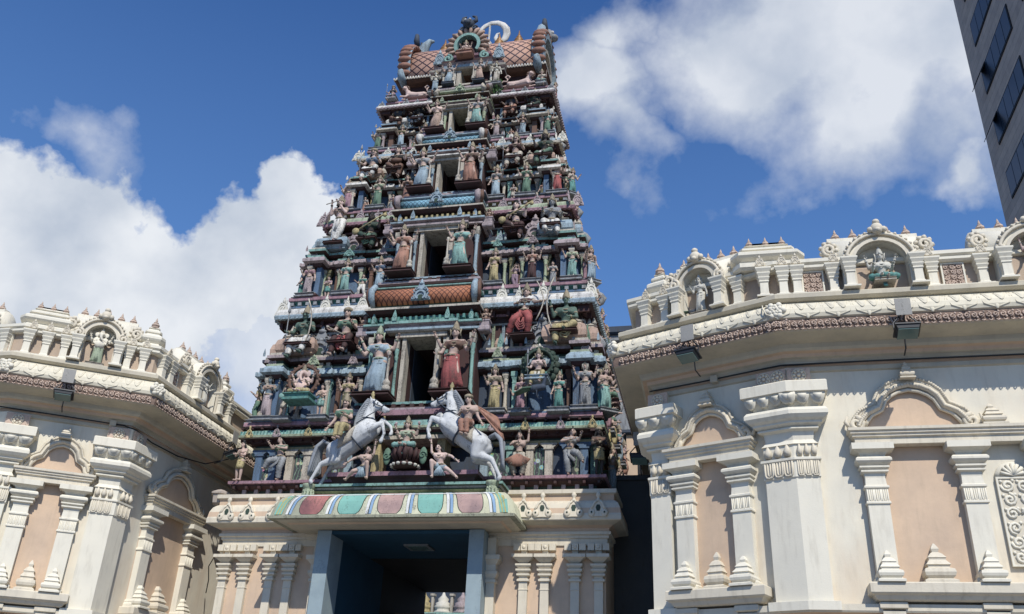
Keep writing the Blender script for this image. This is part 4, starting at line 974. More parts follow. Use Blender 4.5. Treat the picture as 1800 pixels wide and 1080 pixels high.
# ---- right gallery
R0, R1, R2, R3 = (6.0, 9.0), (6.0, -2.72), (8.46, -3.8), (21.0, -3.8)
dA = Vector((R2[0]-R1[0], R2[1]-R1[1])); LA = dA.length; dA /= LA; nA = Vector((dA.y, -dA.x))
def faces_right(root):
    FA = frame(R1[0], R1[1], dA.x, dA.y); FB = frame(R2[0], R2[1], 1, 0); FD = frame(6.0, 9.0, 0, -1)
    blind_window(FA @ Matrix.Translation((.30, 0, 0)), 1.66, root)
    blind_window(FB @ Matrix.Translation((.95, 0, 0)), 2.12, root, extra=5.6)
    # tall carved panel beside the second column
    sp = scroll_panel(FB, 3.18, 3.68, 4.75, 6.15, -.05, 'carved_panel', [TRIMW, TRIM, TRIMW], root, .235)
    q = MB(FB); q.smooth = True; q.prism([(3.15,6.18)]+arc(3.43,6.18,.28,.26,180,0,10)[1:-1]+[(3.71,6.18)] if False else [(3.71,6.18)]+arc(3.43,6.18,.28,.26,0,180,10)[1:-1]+[(3.15,6.18)], -.05, 0)
    for i in range(7): a = rad(15+25*i); q.tube([(3.43,-.07,6.2),(3.43+.2*math.cos(a),-.08,6.2+.2*math.sin(a))], [.02,.035], 5)
    build(q, 'shell_relief', TRIMW, sp)
    # pilasters
    p = .15
    def off(a, n, t): return (a[0]+n[0]*t, a[1]+n[1]*t)
    def corner(C, d1, n1, d2, n2, l1, l2):
        n1 = Vector(n1); n2 = Vector(n2); k = n1+n2; k = k/k.dot(n1)
        e1 = Vector(C)-Vector(d1)*l1; e2 = Vector(C)+Vector(d2)*l2; co = Vector(C)+k*p
        return [tuple(e1+n1*p), tuple(co), tuple(e2+n2*p), tuple(e2-n2*.3), tuple(Vector(C)-k*.3), tuple(e1-n1*.3)]
    corner_pilaster(corner(R2, dA, nA, (1,0), (0,-1), .52, .36), root, [(frame(R2[0]-dA.x*.52+nA.x*p, R2[1]-dA.y*.52+nA.y*p, dA.x, dA.y), 0, .52), (frame(R2[0], R2[1]-p, 1, 0), 0, .36)])
    corner_pilaster(corner(R1, (0,-1), (-1,0), dA, nA, .5, .3), root, [(frame(R1[0]+nA.x*p, R1[1]+nA.y*p, dA.x, dA.y), -.08, .3)])
    for y in (1.0, 4.0): corner_pilaster([(5.85,y+.3),(5.85,y-.3),(6.3,y-.3),(6.3,y+.3)], root, [])
    corner_pilaster([(14.6,-3.95),(15.4,-3.95),(15.4,-3.5),(14.6,-3.5)], root, [])
    # parapet
    PA = frame(R1[0]+nA.x*.45, R1[1]+nA.y*.45, dA.x, dA.y); PB = frame(R2[0], R2[1]-.45, 1, 0)
    parapet_niche(PA, 1.28, .66, root)
    rail(RAILW, root, [[(0,6.0),(1,0),(1,.74)],[(1,1.82),(2,0),(2,1.13)],[(2,2.47),(2,3.75)],[(2,5.1),(2,6.4)],[(2,7.7),(2,12)]])
    for x in (1.8, 4.42, 7.0): parapet_niche(PB, x, .92, root)
    for F, xs in ((PA, (.05,.5,2.05)), (PB, (-.3,.05,.3,.95,2.66,3.5,5.3))):
        for x in xs: flare_column(F, x, .0, root, .13 if x else .16)
    for x0, x1 in ((.42,.76),(2.86,3.2)): scroll_panel(PB, x0, x1, 9.62, 10.06, .05, 'carved_panel', [CARVE, CARVED, TRIMW], root, .11)
    stepped_dome(PA, .28, .08, root, .3, 1); stepped_dome(PB, -.18, .08, root, .5, 3)
    for F, xs in ((PA, (.1,.5,.7,2.1)), (PB, (-.35,.05,.3,.98,2.62,3.52))):
        for x in xs: put_kudu('kudu', TRIM, x, -.1, 10.2, .2, .19, root, F)
    mk = MB(frame(6.03,-3.1,dA.x,dA.y)); mk.smooth = True; mk.tube([(-.5,.1,9.1),(-.7,-.05,9.2),(-.78,-.1,9.32),(-.68,-.1,9.4)], [.12,.1,.07,.03], 8)
    build(mk, 'corner_scroll', TRIMW, root)
right_gallery = gallery([R0, R1, R2, R3], 'cream gallery wing right of the tower with one angled bay and a long front bay', faces_right, [(6.0,9),(6.0,-2.9),(8.5,-4.0),(21,-4.0),(21,9)])
# ---- left gallery
Q3, Q2, Q1, Q0 = (-19.0, -3.14), (-8.64, -3.14), (-6.46, -1.74), (-6.46, 9.0)
dC = Vector((Q1[0]-Q2[0], Q1[1]-Q2[1])); LC = dC.length; dC /= LC; nC = Vector((dC.y, -dC.x))
def faces_left(root):
    FC = frame(Q2[0], Q2[1], dC.x, dC.y); FD = frame(Q1[0], Q1[1], 0, 1); FE = frame(Q2[0], Q2[1], 1, 0)
    blind_window(FC @ Matrix.Translation((.50, 0, 0)), 1.58, root)
    blind_window(FD @ Matrix.Translation((1.15, 0, 0)), 2.5, root)
    p = .15
    def corner(C, d1, n1, d2, n2, l1, l2):
        n1 = Vector(n1); n2 = Vector(n2); k = n1+n2; k = k/k.dot(n1)
        e1 = Vector(C)-Vector(d1)*l1; e2 = Vector(C)+Vector(d2)*l2; co = Vector(C)+k*p
        return [tuple(e1+n1*p), tuple(co), tuple(e2+n2*p), tuple(e2-n2*.3), tuple(Vector(C)-k*.3), tuple(e1-n1*.3)]
    corner_pilaster(corner(Q1, dC, nC, (0,1), (1,0), .42, .45), root, [(frame(Q1[0]-dC.x*.42+nC.x*p, Q1[1]-dC.y*.42+nC.y*p, dC.x, dC.y), 0, .42), (frame(Q1[0]+p, Q1[1], 0, 1), 0, .45)])
    corner_pilaster(corner(Q2, (1,0), (0,-1), dC, nC, .5, .45), root, [(frame(Q2[0]+nC.x*p, Q2[1]+nC.y*p, dC.x, dC.y), 0, .45)])
    corner_pilaster([(-6.31,4.0),(-6.31,4.6),(-6.7,4.6),(-6.7,4.0)][::1], root, [(frame(-6.31,4.0,0,1), 0, .6)])
    PC = frame(Q2[0]+nC.x*.45, Q2[1]+nC.y*.45, dC.x, dC.y); PD = frame(Q1[0]+.45, Q1[1], 0, 1); PE = frame(Q2[0], Q2[1]-.45, 1, 0)
    rail(RAILW, root, [[(0,0),(0,7.9)],[(0,9.2),(1,0),(1,.96)],[(1,2.08),(2,0),(2,1.35)],[(2,2.65),(2,9)]])
    parapet_niche(PC, 1.52, .68, root); parapet_niche(PD, 2.0, .9, root); parapet_niche(PE, -1.8, .92, root)
    for F, xs in ((PC, (.0,.4,.8,2.2,2.55)), (PD, (.05,.4,1.2,2.75,3.4)), (PE, (-.3,-.7,-2.8))):
        for x in xs: flare_column(F, x, .0, root, .13)
    scroll_panel(PD, .5, .8, 9.62, 10.06, .05, 'carved_panel', [CARVE, CARVED, TRIMW], root, .11); scroll_panel(PD, 2.88, 3.0, 9.62, 10.06, .05, 'carved_panel', [CARVE, CARVED, TRIMW], root, .11)
    scroll_panel(PE, -.55, -.2, 9.62, 10.06, .05, 'carved_panel', [CARVE, CARVED, TRIMW], root, .11)
    stepped_dome(PC, .28, .08, root, .45, 3); stepped_dome(PC, 2.62, .08, root, .34, 1); stepped_dome(PD, 3.35, .08, root, .3, 1)
    for F, xs in ((PC, (.05,.4,.75,2.25,2.55)), (PD, (.1,.6,1.1,2.9,3.3))):
        for x in xs: put_kudu('kudu', TRIM, x, -.1, 10.2, .2, .19, root, F)
left_gallery = gallery([Q3, Q2, Q1, Q0], 'cream gallery wing left of the tower, its side wall running back beside the gateway', faces_left, [(-19,9),(-19,-3.3),(-8.7,-3.3),(-6.46,-1.9),(-6.46,9)])
# ================================================================= stucco figures
V3 = Vector
# pose: pelvis, chest, head, arms (elbow, hand) viewer-left first, legs (knee, ankle); unit height 1, facing -y
STL = [((-.05,-.035,.27),(-.055,0,.04)), ((.06,-.01,.27),(.055,.0,.04))]
POSES = {
 'bless': dict(P=(.015,0,.5), C=(-.005,0,.71), H=(-.012,-.02,.905), A=[((-.165,-.03,.6),(-.2,-.13,.71)),((.165,.02,.585),(.2,-.04,.45))], L=STL, sk='sari'),
 'offer': dict(P=(-.015,0,.5), C=(.008,0,.71), H=(.015,-.02,.905), A=[((-.17,-.0,.6),(-.13,-.15,.62)),((.18,-.02,.63),(.23,-.1,.77))], L=STL, sk='sari'),
 'four': dict(P=(0,0,.5), C=(0,0,.71), H=(0,-.02,.905), A=[((-.16,-.04,.6),(-.17,-.17,.64)),((.16,-.04,.6),(.17,-.17,.64)),((-.19,.03,.68),(-.24,-.04,.85)),((.19,.03,.68),(.24,-.04,.85))], L=STL, sk='sari'),
 'flute': dict(P=(.02,0,.5), C=(0,0,.71), H=(-.01,-.02,.905), A=[((-.16,-.05,.64),(-.13,-.14,.83)),((.14,-.08,.65),(.0,-.15,.84))], L=[((-.05,-.02,.27),(-.05,0,.04)),((.07,-.07,.27),(-.0,-.07,.05))], sk='dhoti'),
 'guard': dict(P=(.03,0,.5), C=(-.01,0,.715), H=(-.01,-.03,.905), A=[((-.2,-.03,.62),(-.25,-.13,.68)),((.18,-.03,.6),(.22,-.12,.56)),((-.21,.03,.72),(-.28,-.03,.87)),((.21,.03,.72),(.28,-.03,.87))], L=[((-.08,-.07,.28),(-.1,.0,.04)),((.09,-.03,.27),(.07,.0,.04))], sk='sari', club=1),
 'arms': dict(P=(0,0,.5), C=(0,0,.71), H=(0,-.02,.905), A=[((-.15,-.06,.62),(.05,-.14,.66)),((.15,-.06,.62),(-.05,-.15,.64))], L=STL, sk='short'),
 'dance': dict(P=(.01,0,.47), C=(-.02,0,.68), H=(-.06,-.02,.87), A=[((-.18,-.06,.68),(-.24,-.14,.78)),((.15,-.1,.66),(-.08,-.17,.68))], L=[((-.17,-.14,.40),(-.27,-.1,.25)),((.04,-.06,.26),(.02,0,.04))], sk='dhoti'),
 'fan': dict(P=(0,0,.44), C=(0,0,.65), H=(0,-.02,.84), A=[((-.17,-.05,.64),(-.02,-.16,.66)),((.18,-.02,.72),(.2,-.06,.92))], L=[((-.13,-.1,.25),(-.07,0,.04)),((.13,-.1,.25),(.07,0,.04))], sk='dhoti', fan=1),
 'music': dict(P=(0,0,.12), C=(-.01,-.02,.33), H=(-.01,-.04,.52), A=[((-.17,-.06,.24),(-.08,-.18,.2)),((.17,-.06,.27),(.2,-.15,.42))], L=[((-.15,-.17,.10),(-.01,-.21,.0)),((.13,-.16,.05),(.11,-.19,-.21))], sk='dhoti', swag=1),
 'sword': dict(P=(0,0,.12), C=(0,-.02,.33), H=(0,-.04,.52), A=[((-.17,-.04,.24),(-.2,-.16,.2)),((.17,-.05,.26),(.14,-.18,.3))], L=[((-.12,-.16,.05),(-.13,-.19,-.21)),((.13,-.17,.08),(.07,-.21,-.15))], sk='dhoti', swag=1),
 'lotus': dict(P=(0,0,.09), C=(0,0,.3), H=(0,-.02,.49), A=[((-.15,-.04,.22),(-.15,-.17,.26)),((.15,-.04,.22),(.15,-.17,.26)),((-.18,.03,.3),(-.23,-.03,.44)),((.18,.03,.3),(.23,-.03,.44))], L=[((-.21,-.14,.06),(.05,-.2,.05)),((.21,-.14,.06),(-.05,-.21,.07))], sk='dhoti'),
 'archer': dict(P=(.0,0,.42), C=(.02,0,.62), H=(.03,-.03,.8), A=[((-.18,-.03,.6),(-.08,-.12,.58)),((.17,-.07,.6),(.33,-.14,.57))], L=[((-.16,-.1,.28),(-.27,0,.04)),((.1,-.12,.27),(.06,-.02,.04))], sk='dhoti', swag=1),
 'crouch': dict(P=(.0,0,.26), C=(.03,-.03,.46), H=(.07,-.05,.65), A=[((-.22,-.06,.47),(-.36,-.1,.36)),((.2,-.05,.56),(.22,-.08,.78))], L=[((-.18,-.13,.18),(-.36,-.03,.04)),((.14,-.22,.33),(.13,-.12,.04))], sk='loin'),
 'ride': dict(P=(0,0,.1), C=(-.02,-.02,.31), H=(0,-.04,.5), A=[((-.17,-.02,.22),(-.26,-.06,.07)),((.14,-.08,.23),(.08,-.16,.25))], L=[((-.03,-.2,.07),(-.05,-.2,-.16)),((.06,-.21,.06),(.03,-.22,-.15))], sk='dhoti'),
 'walk': dict(P=(0,0,.5), C=(.01,-.01,.71), H=(.02,-.03,.9), A=[((-.17,-.02,.6),(-.26,-.1,.66)),((.17,0,.6),(.25,-.08,.68))], L=[((-.1,-.08,.28),(-.13,.0,.05)),((.09,-.04,.27),(.12,.03,.05))], sk='dhoti'),
}
def flip(p): return (-p[0], p[1], p[2])
def figure_parts(pose, head='man', belly=0):
    key = ('fig', pose, head, belly)
    if key in CACHE: return CACHE[key]
    q = POSES[pose]; P, C, Hd = V3(q['P']), V3(q['C']), V3(q['H']); parts = []
    b = MB(); N = C+(Hd-C)*.58
    # trunk
    b.limb(P+V3((-.045,0,0)), P+V3((.045,0,0)), .075, .075); b.limb(P, P.lerp(C,.55), .082, .062+.04*belly); b.limb(P.lerp(C,.5), C, .066+.035*belly, .085)
    b.limb(C+V3((-.055,0,.01)), C+V3((.055,0,.01)), .075, .075); b.limb(C+V3((-.1,0,.055)), C+V3((.1,0,.055)), .042, .042)
    if belly: b.ball(P.lerp(C,.4)+V3((0,-.05,0)), (.12,.1,.12))
    for s in (-1, 1): b.ball(C+V3((s*.045,-.06,.0)), (.036,.03,.034), 10, 6)
    b.limb(C+V3((0,0,.05)), N+V3((0,-.005,.035)), .036, .032)
    if head == 'elephant':
        b.ball(Hd+V3((0,0,.0)), (.075,.075,.075)); b.tube([Hd+V3((0,-.06,0)),Hd+V3((0,-.12,-.05)),Hd+V3((.0,-.13,-.13)),Hd+V3((.03,-.13,-.2)),Hd+V3((.07,-.14,-.21))], [.045,.04,.033,.027,.02], 10)
        for s in (-1, 1): b.ball(Hd+V3((s*.1,.01,-.01)), (.065,.018,.075), 12, 7); b.limb(Hd+V3((s*.035,-.07,-.03)), Hd+V3((s*.045,-.12,-.05)), .01, .006, 6)
    elif head == 'lion':
        b.ball(Hd, (.062,.07,.07)); b.ball(Hd+V3((0,-.065,-.015)), (.035,.03,.03)); 
    else:
        b.ball(Hd, (.05,.058,.068), 14, 9); b.ball(Hd+V3((0,-.018,-.035)), (.036,.04,.035)); b.limb(Hd+V3((0,-.05,.012)), Hd+V3((0,-.066,-.012)), .006, .011, 6)
        for s in (-1, 1): b.ball(Hd+V3((s*.052,.0,-.008)), (.01,.016,.024), 8, 5)
    SH = [C+V3((-.115,.0,.055)), C+V3((.115,.0,.055))]; hands = []
    for i, (e, h) in enumerate(q['A']):
        e, h = V3(e), V3(h); s = SH[0] if e.x < C.x else SH[1]
        b.ball(s, .043, 10, 6); b.limb(s, e, .036, .028); b.limb(e, h, .029, .018); d = (h-e).normalized(); hands.append((h, d)); b.limb(h, h+d*.028, .02, .018)
    HP = [P+V3((-.05,0,-.01)), P+V3((.05,0,-.01))]
    for i, (k, a) in enumerate(q['L']):
        k, a = V3(k), V3(a); b.limb(HP[i], k, .062, .042); b.limb(k, k.lerp(a,.35), .042, .04); b.limb(k.lerp(a,.3), a, .041, .024)
        f = V3((0,-.085,-.02)) if q['sk'] != 'dhoti' or a.z > -.3 else V3((0,-.085,-.02))
        b.limb(a+V3((0,.012,-.012)), a+f, .024, .02); b.limb(a+f, a+f+V3((0,-.025,-.004)), .02, .014)
    me = remesh(b, .0125, 2, 'figure_body')
    # separate curled fingers and thumb, rooted inside the palms, plus toes
    fb = MB(); fb.smooth = True
    for h, d in hands:
        side = d.cross(V3((0,1,0)));  side = side.normalized() if side.length > .2 else V3((1,0,0)); fwd = side.cross(d).normalized()
        base = h+d*.035
        for j, L in enumerate((.036,.042,.04,.03)):
            o = base+side*(.0095*(j-1.5)); fb.tube([o-d*.012, o+d*L*.5, o+d*L*.85-fwd*L*.25, o+d*L-fwd*L*.5], [.0058,.0055,.005,.004], 6)
        o = h+d*.012+side*-.016; fb.tube([o, o-side*.018+d*.012, o-side*.02+d*.03], [.007,.006,.0045], 6)
    fm = fb.mesh('f'); bm = bmesh.new(); bm.from_mesh(me); bm.from_mesh(fm)
    for f in bm.faces: f.smooth = True
    bm.to_mesh(me); bm.free(); bpy.data.meshes.remove(fm)
    me.materials.append(None); parts.append(('body', me, 'skin'))
    # face: eyes, brows, lips
    if head != 'elephant':
        e = MB(); e.smooth = True
        for s in (-1, 1):
            e.ball(Hd+V3((s*.021,-.051,.008)), (.012,.006,.0065), 8, 5); e.tube([Hd+V3((s*.008,-.055,.022)),Hd+V3((s*.022,-.054,.027)),Hd+V3((s*.036,-.045,.02))], .0032, 5)
        if head == 'moustache': e.tube([Hd+V3((-.034,-.045,-.012)),Hd+V3((-.015,-.062,-.024)),Hd+V3((0,-.066,-.02)),Hd+V3((.015,-.062,-.024)),Hd+V3((.034,-.045,-.012))], [.003,.006,.004,.006,.003], 5)
        m2 = e.mesh('face_features'); m2.materials.append(None); parts.append(('face_features', m2, 'dark'))
    # hair
    if head in ('man', 'moustache', 'woman', 'lion'):
        e = MB(); e.smooth = True; e.ball(Hd+V3((0,.016,.018)), (.058,.058,.062), 12, 7)
        if head != 'lion': 
            for s in (-1, 1): e.limb(Hd+V3((s*.052,.02,-.01)), C+V3((s*.085,.02,.09)), .024, .02, 8)
            e.ball(Hd+V3((0,.055,-.04)), (.055,.04,.07))
        else:
            for j in range(14):
                a = 2*pi*j/14; e.ball(Hd+V3((.085*math.cos(a),-.0,.085*math.sin(a))), (.03,.03,.03), 7, 4)
        m2 = e.mesh('hair'); m2.materials.append(None); parts.append(('hair', m2, 'hair'))
    # blouse or chest cloth
    e = MB(); e.smooth = True
    e.limb(P.lerp(C,.62), C, .068, .087); e.limb(C+V3((-.055,0,.01)), C+V3((.055,0,.01)), .079, .079)
    for s in (-1, 1): e.ball(C+V3((s*.045,-.06,.0)), (.04,.036,.038), 10, 6)
    for i, (el, h) in enumerate(q['A'][:2]):
        s = SH[0] if el[0] < C.x else SH[1]; e.limb(s, s.lerp(V3(el),.45), .043, .037)
    m2 = remesh(e, .014, 2, 'blouse'); m2.materials.append(None); parts.append(('blouse', m2, 'top'))
    # necklace, belt, armlets
    e = MB(); e.smooth = True
    def loop(c, rx, ry, dz, r, n=14, tl=0): e.tube([c+V3((rx*math.cos(2*pi*j/n), ry*math.sin(2*pi*j/n), dz*math.sin(2*pi*j/n)+tl*math.cos(2*pi*j/n))) for j in range(n+1)], r, 5, cap=False)
    loop(C+V3((0,-.02,.05)), .06, .07, .03, .009); loop(C+V3((0,-.025,.03)), .05, .072, .06, .007); loop(P+V3((0,0,.05)), .088, .085, 0, .014)
    e.ball(P+V3((0,-.09,.045)), (.022,.015,.022), 8, 5)
    for el, h in q['A']:
        el, h = V3(el), V3(h); s = SH[0] if el.x < C.x else SH[1]; 
        for a_, c_, rr in ((s.lerp(el,.5), el, .036), (el.lerp(h,.82), h, .025)):
            d = (c_-a_).normalized()*.012; e.tube([a_-d, a_+d], rr, 8)
    m2 = e.mesh('jewellery'); m2.materials.append(None); parts.append(('jewellery', m2, 'gold'))
    # lower garment
    e = MB(); e.smooth = True; K = [V3(l[0]) for l in q['L']]; A_ = [V3(l[1]) for l in q['L']]
    if q['sk'] == 'sari' or q['sk'] == 'short':
        n = 40; R = []; zend = .05 if q['sk'] == 'sari' else .3
        zs = [P.z+.07, P.z+.03, P.z-.04, P.z-.12, .32, .25, .16, .1, zend] if q['sk'] == 'sari' else [P.z+.06, P.z+.02, P.z-.05, P.z-.12, zend]
        for z in zs:
            if z > .27: t = (P.z-z)/(P.z-.27); t = max(0, min(1, t)); a = [HP[i].lerp(K[i], t) for i in (0,1)]
            else: t = (.27-z)/.23; a = [K[i].lerp(A_[i], min(1,t)) for i in (0,1)]
            cx = (a[0].x+a[1].x)/2; cy = (a[0].y+a[1].y)/2; low = max(0, min(1, (P.z-z)/.4))
            rx = abs(a[0].x-a[1].x)/2+.064+.004*low-.02*math.sin(pi*low)*.5; ry = .077-.01*low+abs(a[0].y-a[1].y)/2
            amp = .012*low
            R.append([(cx+rx*(1+amp*7*math.cos(9*t_+low*2)*1.1)*math.cos(t_), cy+ry*(1+amp*9*math.cos(11*t_)*1.1)*math.sin(t_), z+(.03*math.sin(t_*2)*low if z < .12 else 0)) for t_ in [2*pi*j/n for j in range(n)]])
        e.rings(R)
        # front pleats and diagonal fold
        for j in range(4): x = cx-.03+.02*j; e.tube([(P.x-.01+.007*j,P.y-.082,P.z+.03),(x,-.085,.3),(x+.004,-.075,.08 if q['sk'] == 'sari' else .3)], [.008,.013,.016], 6)
        for j in range(3): e.tube([P+V3((-.085,-.02,.02-.02*j)),P+V3((-.03,-.085,-.05-.035*j)),P+V3((.05,-.085,-.04-.05*j)),P+V3((.09,-.02,.02-.07*j))], .009, 6)
    elif q['sk'] == 'dhoti':
        for i in (0, 1):
            h = HP[i]; k = K[i]; a = A_[i].lerp(k, .12); pts = [h+V3((0,0,.03))]+[h.lerp(k,t) for t in (.15,.3,.45,.6,.75,.9)]+[k]+[k.lerp(a,t) for t in (.15,.3,.45,.6,.75,.9,1)]
            r = [(.062 if P.z < .2 else .073)+.007*math.cos(j*pi)-.0014*j for j in range(len(pts))]; e.tube(pts, r, 14)
        e.ball(P+V3((0,0,.0)), (.1,.09,.075), 14, 7)
        if q.get('fan') or not q.get('swag'):
            m_ = (K[0]+K[1])/2; e.tube([P+V3((0,-.08,.03)), P+V3((0,-.1,-.08)), V3(((A_[0].x+A_[1].x)/2,m_.y-.04,P.z-.22))], [.02,.03,.035], 10, squash=.5)
    else:
        e.ball(P+V3((0,0,-.01)), (.1,.09,.07), 14, 7); 
        for j in range(7): e.tube([P+V3((.0,-.085,.0)), P+V3((-.06+.02*j,-.12,-.1)), P+V3((-.12+.04*j,-.1,-.2))], [.014,.02,.018], 6)
        for i in (0,1): e.limb(HP[i], HP[i].lerp(K[i],.4), .07, .062)
    m2 = e.mesh('skirt'); m2.materials.append(None); parts.append(('skirt', m2, 'cloth'))
    if q.get('fan'):
        e = MB(); e.smooth = True; R = []
        for j in range(15):
            a = rad(-62+124*j/14); rr = .3; R.append([(math.sin(a)*.03,-.1,.44), (math.sin(a)*rr*.5,-.15-.01*(j%2),.44-rr*.5*math.cos(a)), (math.sin(a)*rr,-.15-.02*(j%2),.44-rr*math.cos(a)*.9)])
        R2 = [r + [(x, y+.03, z) for x, y, z in r[::-1]] for r in R]; e.rings(R2)
        m2 = e.mesh('fan_pleats'); m2.materials.append(None); parts.append(('fan_pleats', m2, 'sash'))
    if q.get('swag'):
        e = MB(); e.smooth = True
        c0 = (K[0]+K[1])/2+V3((0,.03,.0))
        for j in range(4):
            w = .095-.02*j; d = (.2-.04*j); e.tube([c0+V3((-w,-.0-.006*j,.03)), c0+V3((-w*.95,-.03-.008*j,-d*.5)), c0+V3((-w*.3,-.04-.008*j,-d)), c0+V3((w*.5,-.04-.008*j,-d*.9)), c0+V3((w,-.0-.006*j,.03))], .017, 6, squash=.8)
        m2 = e.mesh('sash_drape'); m2.materials.append(None); parts.append(('sash_drape', m2, 'sash'))
    q['hands'] = [h for h, d in hands]
    CACHE[key] = parts; return parts
def crown_mesh(kind, Hd):
    key = ('crown', kind, tuple(Hd))
    if key in CACHE: return CACHE[key]
    b = MB(); b.smooth = True; x, y, z = Hd
    pr = {'tall': [(.058,.028),(.066,.035),(.058,.05),(.062,.062),(.05,.085),(.054,.095),(.04,.12),(.044,.13),(.028,.15),(.03,.16),(.012,.18),(.004,.2)],
          'low': [(.058,.028),(.066,.036),(.056,.055),(.045,.075),(.02,.09),(.028,.105),(.006,.12)],
          'turban': [(.055,.02),(.075,.035),(.08,.055),(.07,.08),(.04,.1),(.01,.108)],
          'bun': [(.05,.03),(.055,.045),(.035,.065),(.04,.085),(.045,.1),(.03,.12),(.008,.13)]}[kind]
    b.lathe(x, y+.012, [(r, z+h) for r, h in pr], 12)
    if kind in ('tall', 'low'):
        for s in (-1, 1): b.tube([(x+s*.058,y,z+.03),(x+s*.08,y,z+.06),(x+s*.07,y,z+.0),(x+s*.08,y,z-.05)], [.012,.014,.01,.01], 6)
        b.ball((x,y-.05,z+.055), (.018,.012,.024), 7, 5)
    me = b.mesh('crown'); me.materials.append(None); CACHE[key] = me; return me
ROLE = {}
GOLDR = 'gold'
def figure(label, x, y, z, h, pose, cloth, top=None, skin='skin', crown='tall', head='woman', mir=0, rz=0, sash='stat', plinth=None, items=(), cat='statue', group=None, name='stucco_statue', belly=0, hair='black', gold='gold', halo=None, base='black'):
    parts = figure_parts(pose, head, belly); q = POSES[pose]
    root = empty(name, (x, y, z)); root.rotation_euler = (0, 0, rz); root.scale = (-h if mir else h, h, h)
    tag(root, label, cat, group)
    top = top or cloth; mm = {'skin': skin, 'dark': 'black', 'hair': hair, 'top': top, 'gold': gold, 'cloth': cloth, 'sash': sash}
    def add(nm, me, mat):
        o = link(nm, me, root); o.material_slots[0].link = 'OBJECT'; o.material_slots[0].material = mt(mat) if isinstance(mat, str) else mat; return o
    for nm, me, role in parts:
        if nm == 'blouse' and top == 'none': continue
        add(nm, me, mm[role])
    if crown: add('crown', crown_mesh(crown, q['H']), hair if crown == 'bun' else gold)
    H = q['hands']; seat = q['P'][2] < .2
    def item(nm, fn, mat):
        b = MB(); b.smooth = True; fn(b); me = b.mesh(nm); me.materials.append(None); add(nm, me, mat)
    for it in items:
        if it == 'club': item('club', lambda b: b.lathe(H[1].x, H[1].y-.02, [(.02,H[1].z+.06),(.028,H[1].z+.04),(.018,H[1].z+.0),(.02,.2),(.03,.17),(.05,.15),(.06,.11),(.04,.09),(.06,.07),(.065,.03),(.05,.0)], 10), 'cream')
        if it == 'spear': item('spear', lambda b: (b.tube([H[0]+V3((0,-.03,-.5 if not seat else -.28)), H[0]+V3((-.01,-.03,.32))], .008, 6), b.lathe(H[0].x-.01, H[0].y-.03, [(.008,H[0].z+.3),(.028,H[0].z+.34),(.02,H[0].z+.38),(.003,H[0].z+.44)], 6)), 'grey')
        if it == 'veena': item('veena', lambda b: (b.tube([H[0]+V3((-.12,-.03,-.06)), H[1]+V3((.13,-.02,.1))], [.014,.01], 8), b.ball(H[0]+V3((-.13,-.03,-.07)), (.07,.045,.07)), b.ball(H[1]+V3((.1,-.02,.04)), (.04,.03,.04))), 'yellow')
        if it == 'flute': item('flute', lambda b: b.tube([H[0]+V3((-.1,-.03,-.03)), H[1]+V3((.06,-.03,.03))], .009, 6), 'cream')
        if it == 'bow': item('bow', lambda b: (b.tube([H[1]+V3((.02-.12*abs(t)**1.6*1.0,-.03,t*.36)) for t in (-1,-.8,-.5,-.2,0,.2,.5,.8,1)], .011, 6), b.tube([H[0]+V3((0,-.03,0)), H[1]+V3((.1,-.04,.0))], .006, 5)), 'cream')
        if it == 'longbow': item('bow', lambda b: b.tube([H[1]+V3((.05-.1*t*t,-.04,t*.42)) for t in (-1,-.7,-.4,0,.4,.7,1)], .011, 6), 'cream')
        if it == 'sword': item('sword', lambda b: (b.tube([H[0]+V3((-.04,-.03,.05)), H[0]+V3((.26,-.06,-.12))], [.012,.012], 6, squash=.5), b.lathe(H[0].x-.03,H[0].y-.03,[(.02,H[0].z+.02),(.026,H[0].z+.05)],6)), 'cream')
        if it == 'lotus': 
            for hh in H[-2:]: item('lotus_bud', lambda b: b.lathe(hh.x, hh.y, [(.008,hh.z),(.012,hh.z+.05),(.03,hh.z+.075),(.026,hh.z+.1),(.004,hh.z+.12)], 8), 'pinkw')
        if it == 'shield': item('shield', lambda b: b.ball(H[1]+V3((.02,-.04,0)), (.09,.03,.09)), 'turq')
        if it == 'drum': item('drum', lambda b: b.tube([V3((-.12,-.13,q['P'][2]+.08)),V3((0,-.14,q['P'][2]+.08)),V3((.12,-.13,q['P'][2]+.08))], [.045,.06,.045], 12), 'brown')
    if halo:
        c = V3(q['C'])+V3((0,.06,.05)); R0 = .34 if seat else .3
        def hl(b):
            b.strip([(c.x+R0*math.cos(a), c.z+R0*math.sin(a)) for a in [2*pi*j/28 for j in range(29)]], [(c.x+R0*.82*math.cos(a), c.z+R0*.82*math.sin(a)) for a in [2*pi*j/28 for j in range(29)]], .0, .05)
            for j in range(22): a = 2*pi*j/22; b.ball((c.x+R0*1.02*math.cos(a), .02, c.z+R0*1.02*math.sin(a)), (.035,.03,.035), 6, 4)
        item('halo_ring', hl, halo)
    if plinth:
        b = MB(); w, hh, c = plinth; b.rect(-w/h/2, w/h/2, -.16 if not seat else -.22, .14, [(0,-hh/h),(.03,-hh/h*.9),(.03,-hh/h*.6),(-.02,-hh/h*.5),(0,-hh/h*.15),(.03,-hh/h*.1),(.03,0)]); me = b.mesh('plinth'); me.materials.append(None); add('plinth', me, c)
    return root
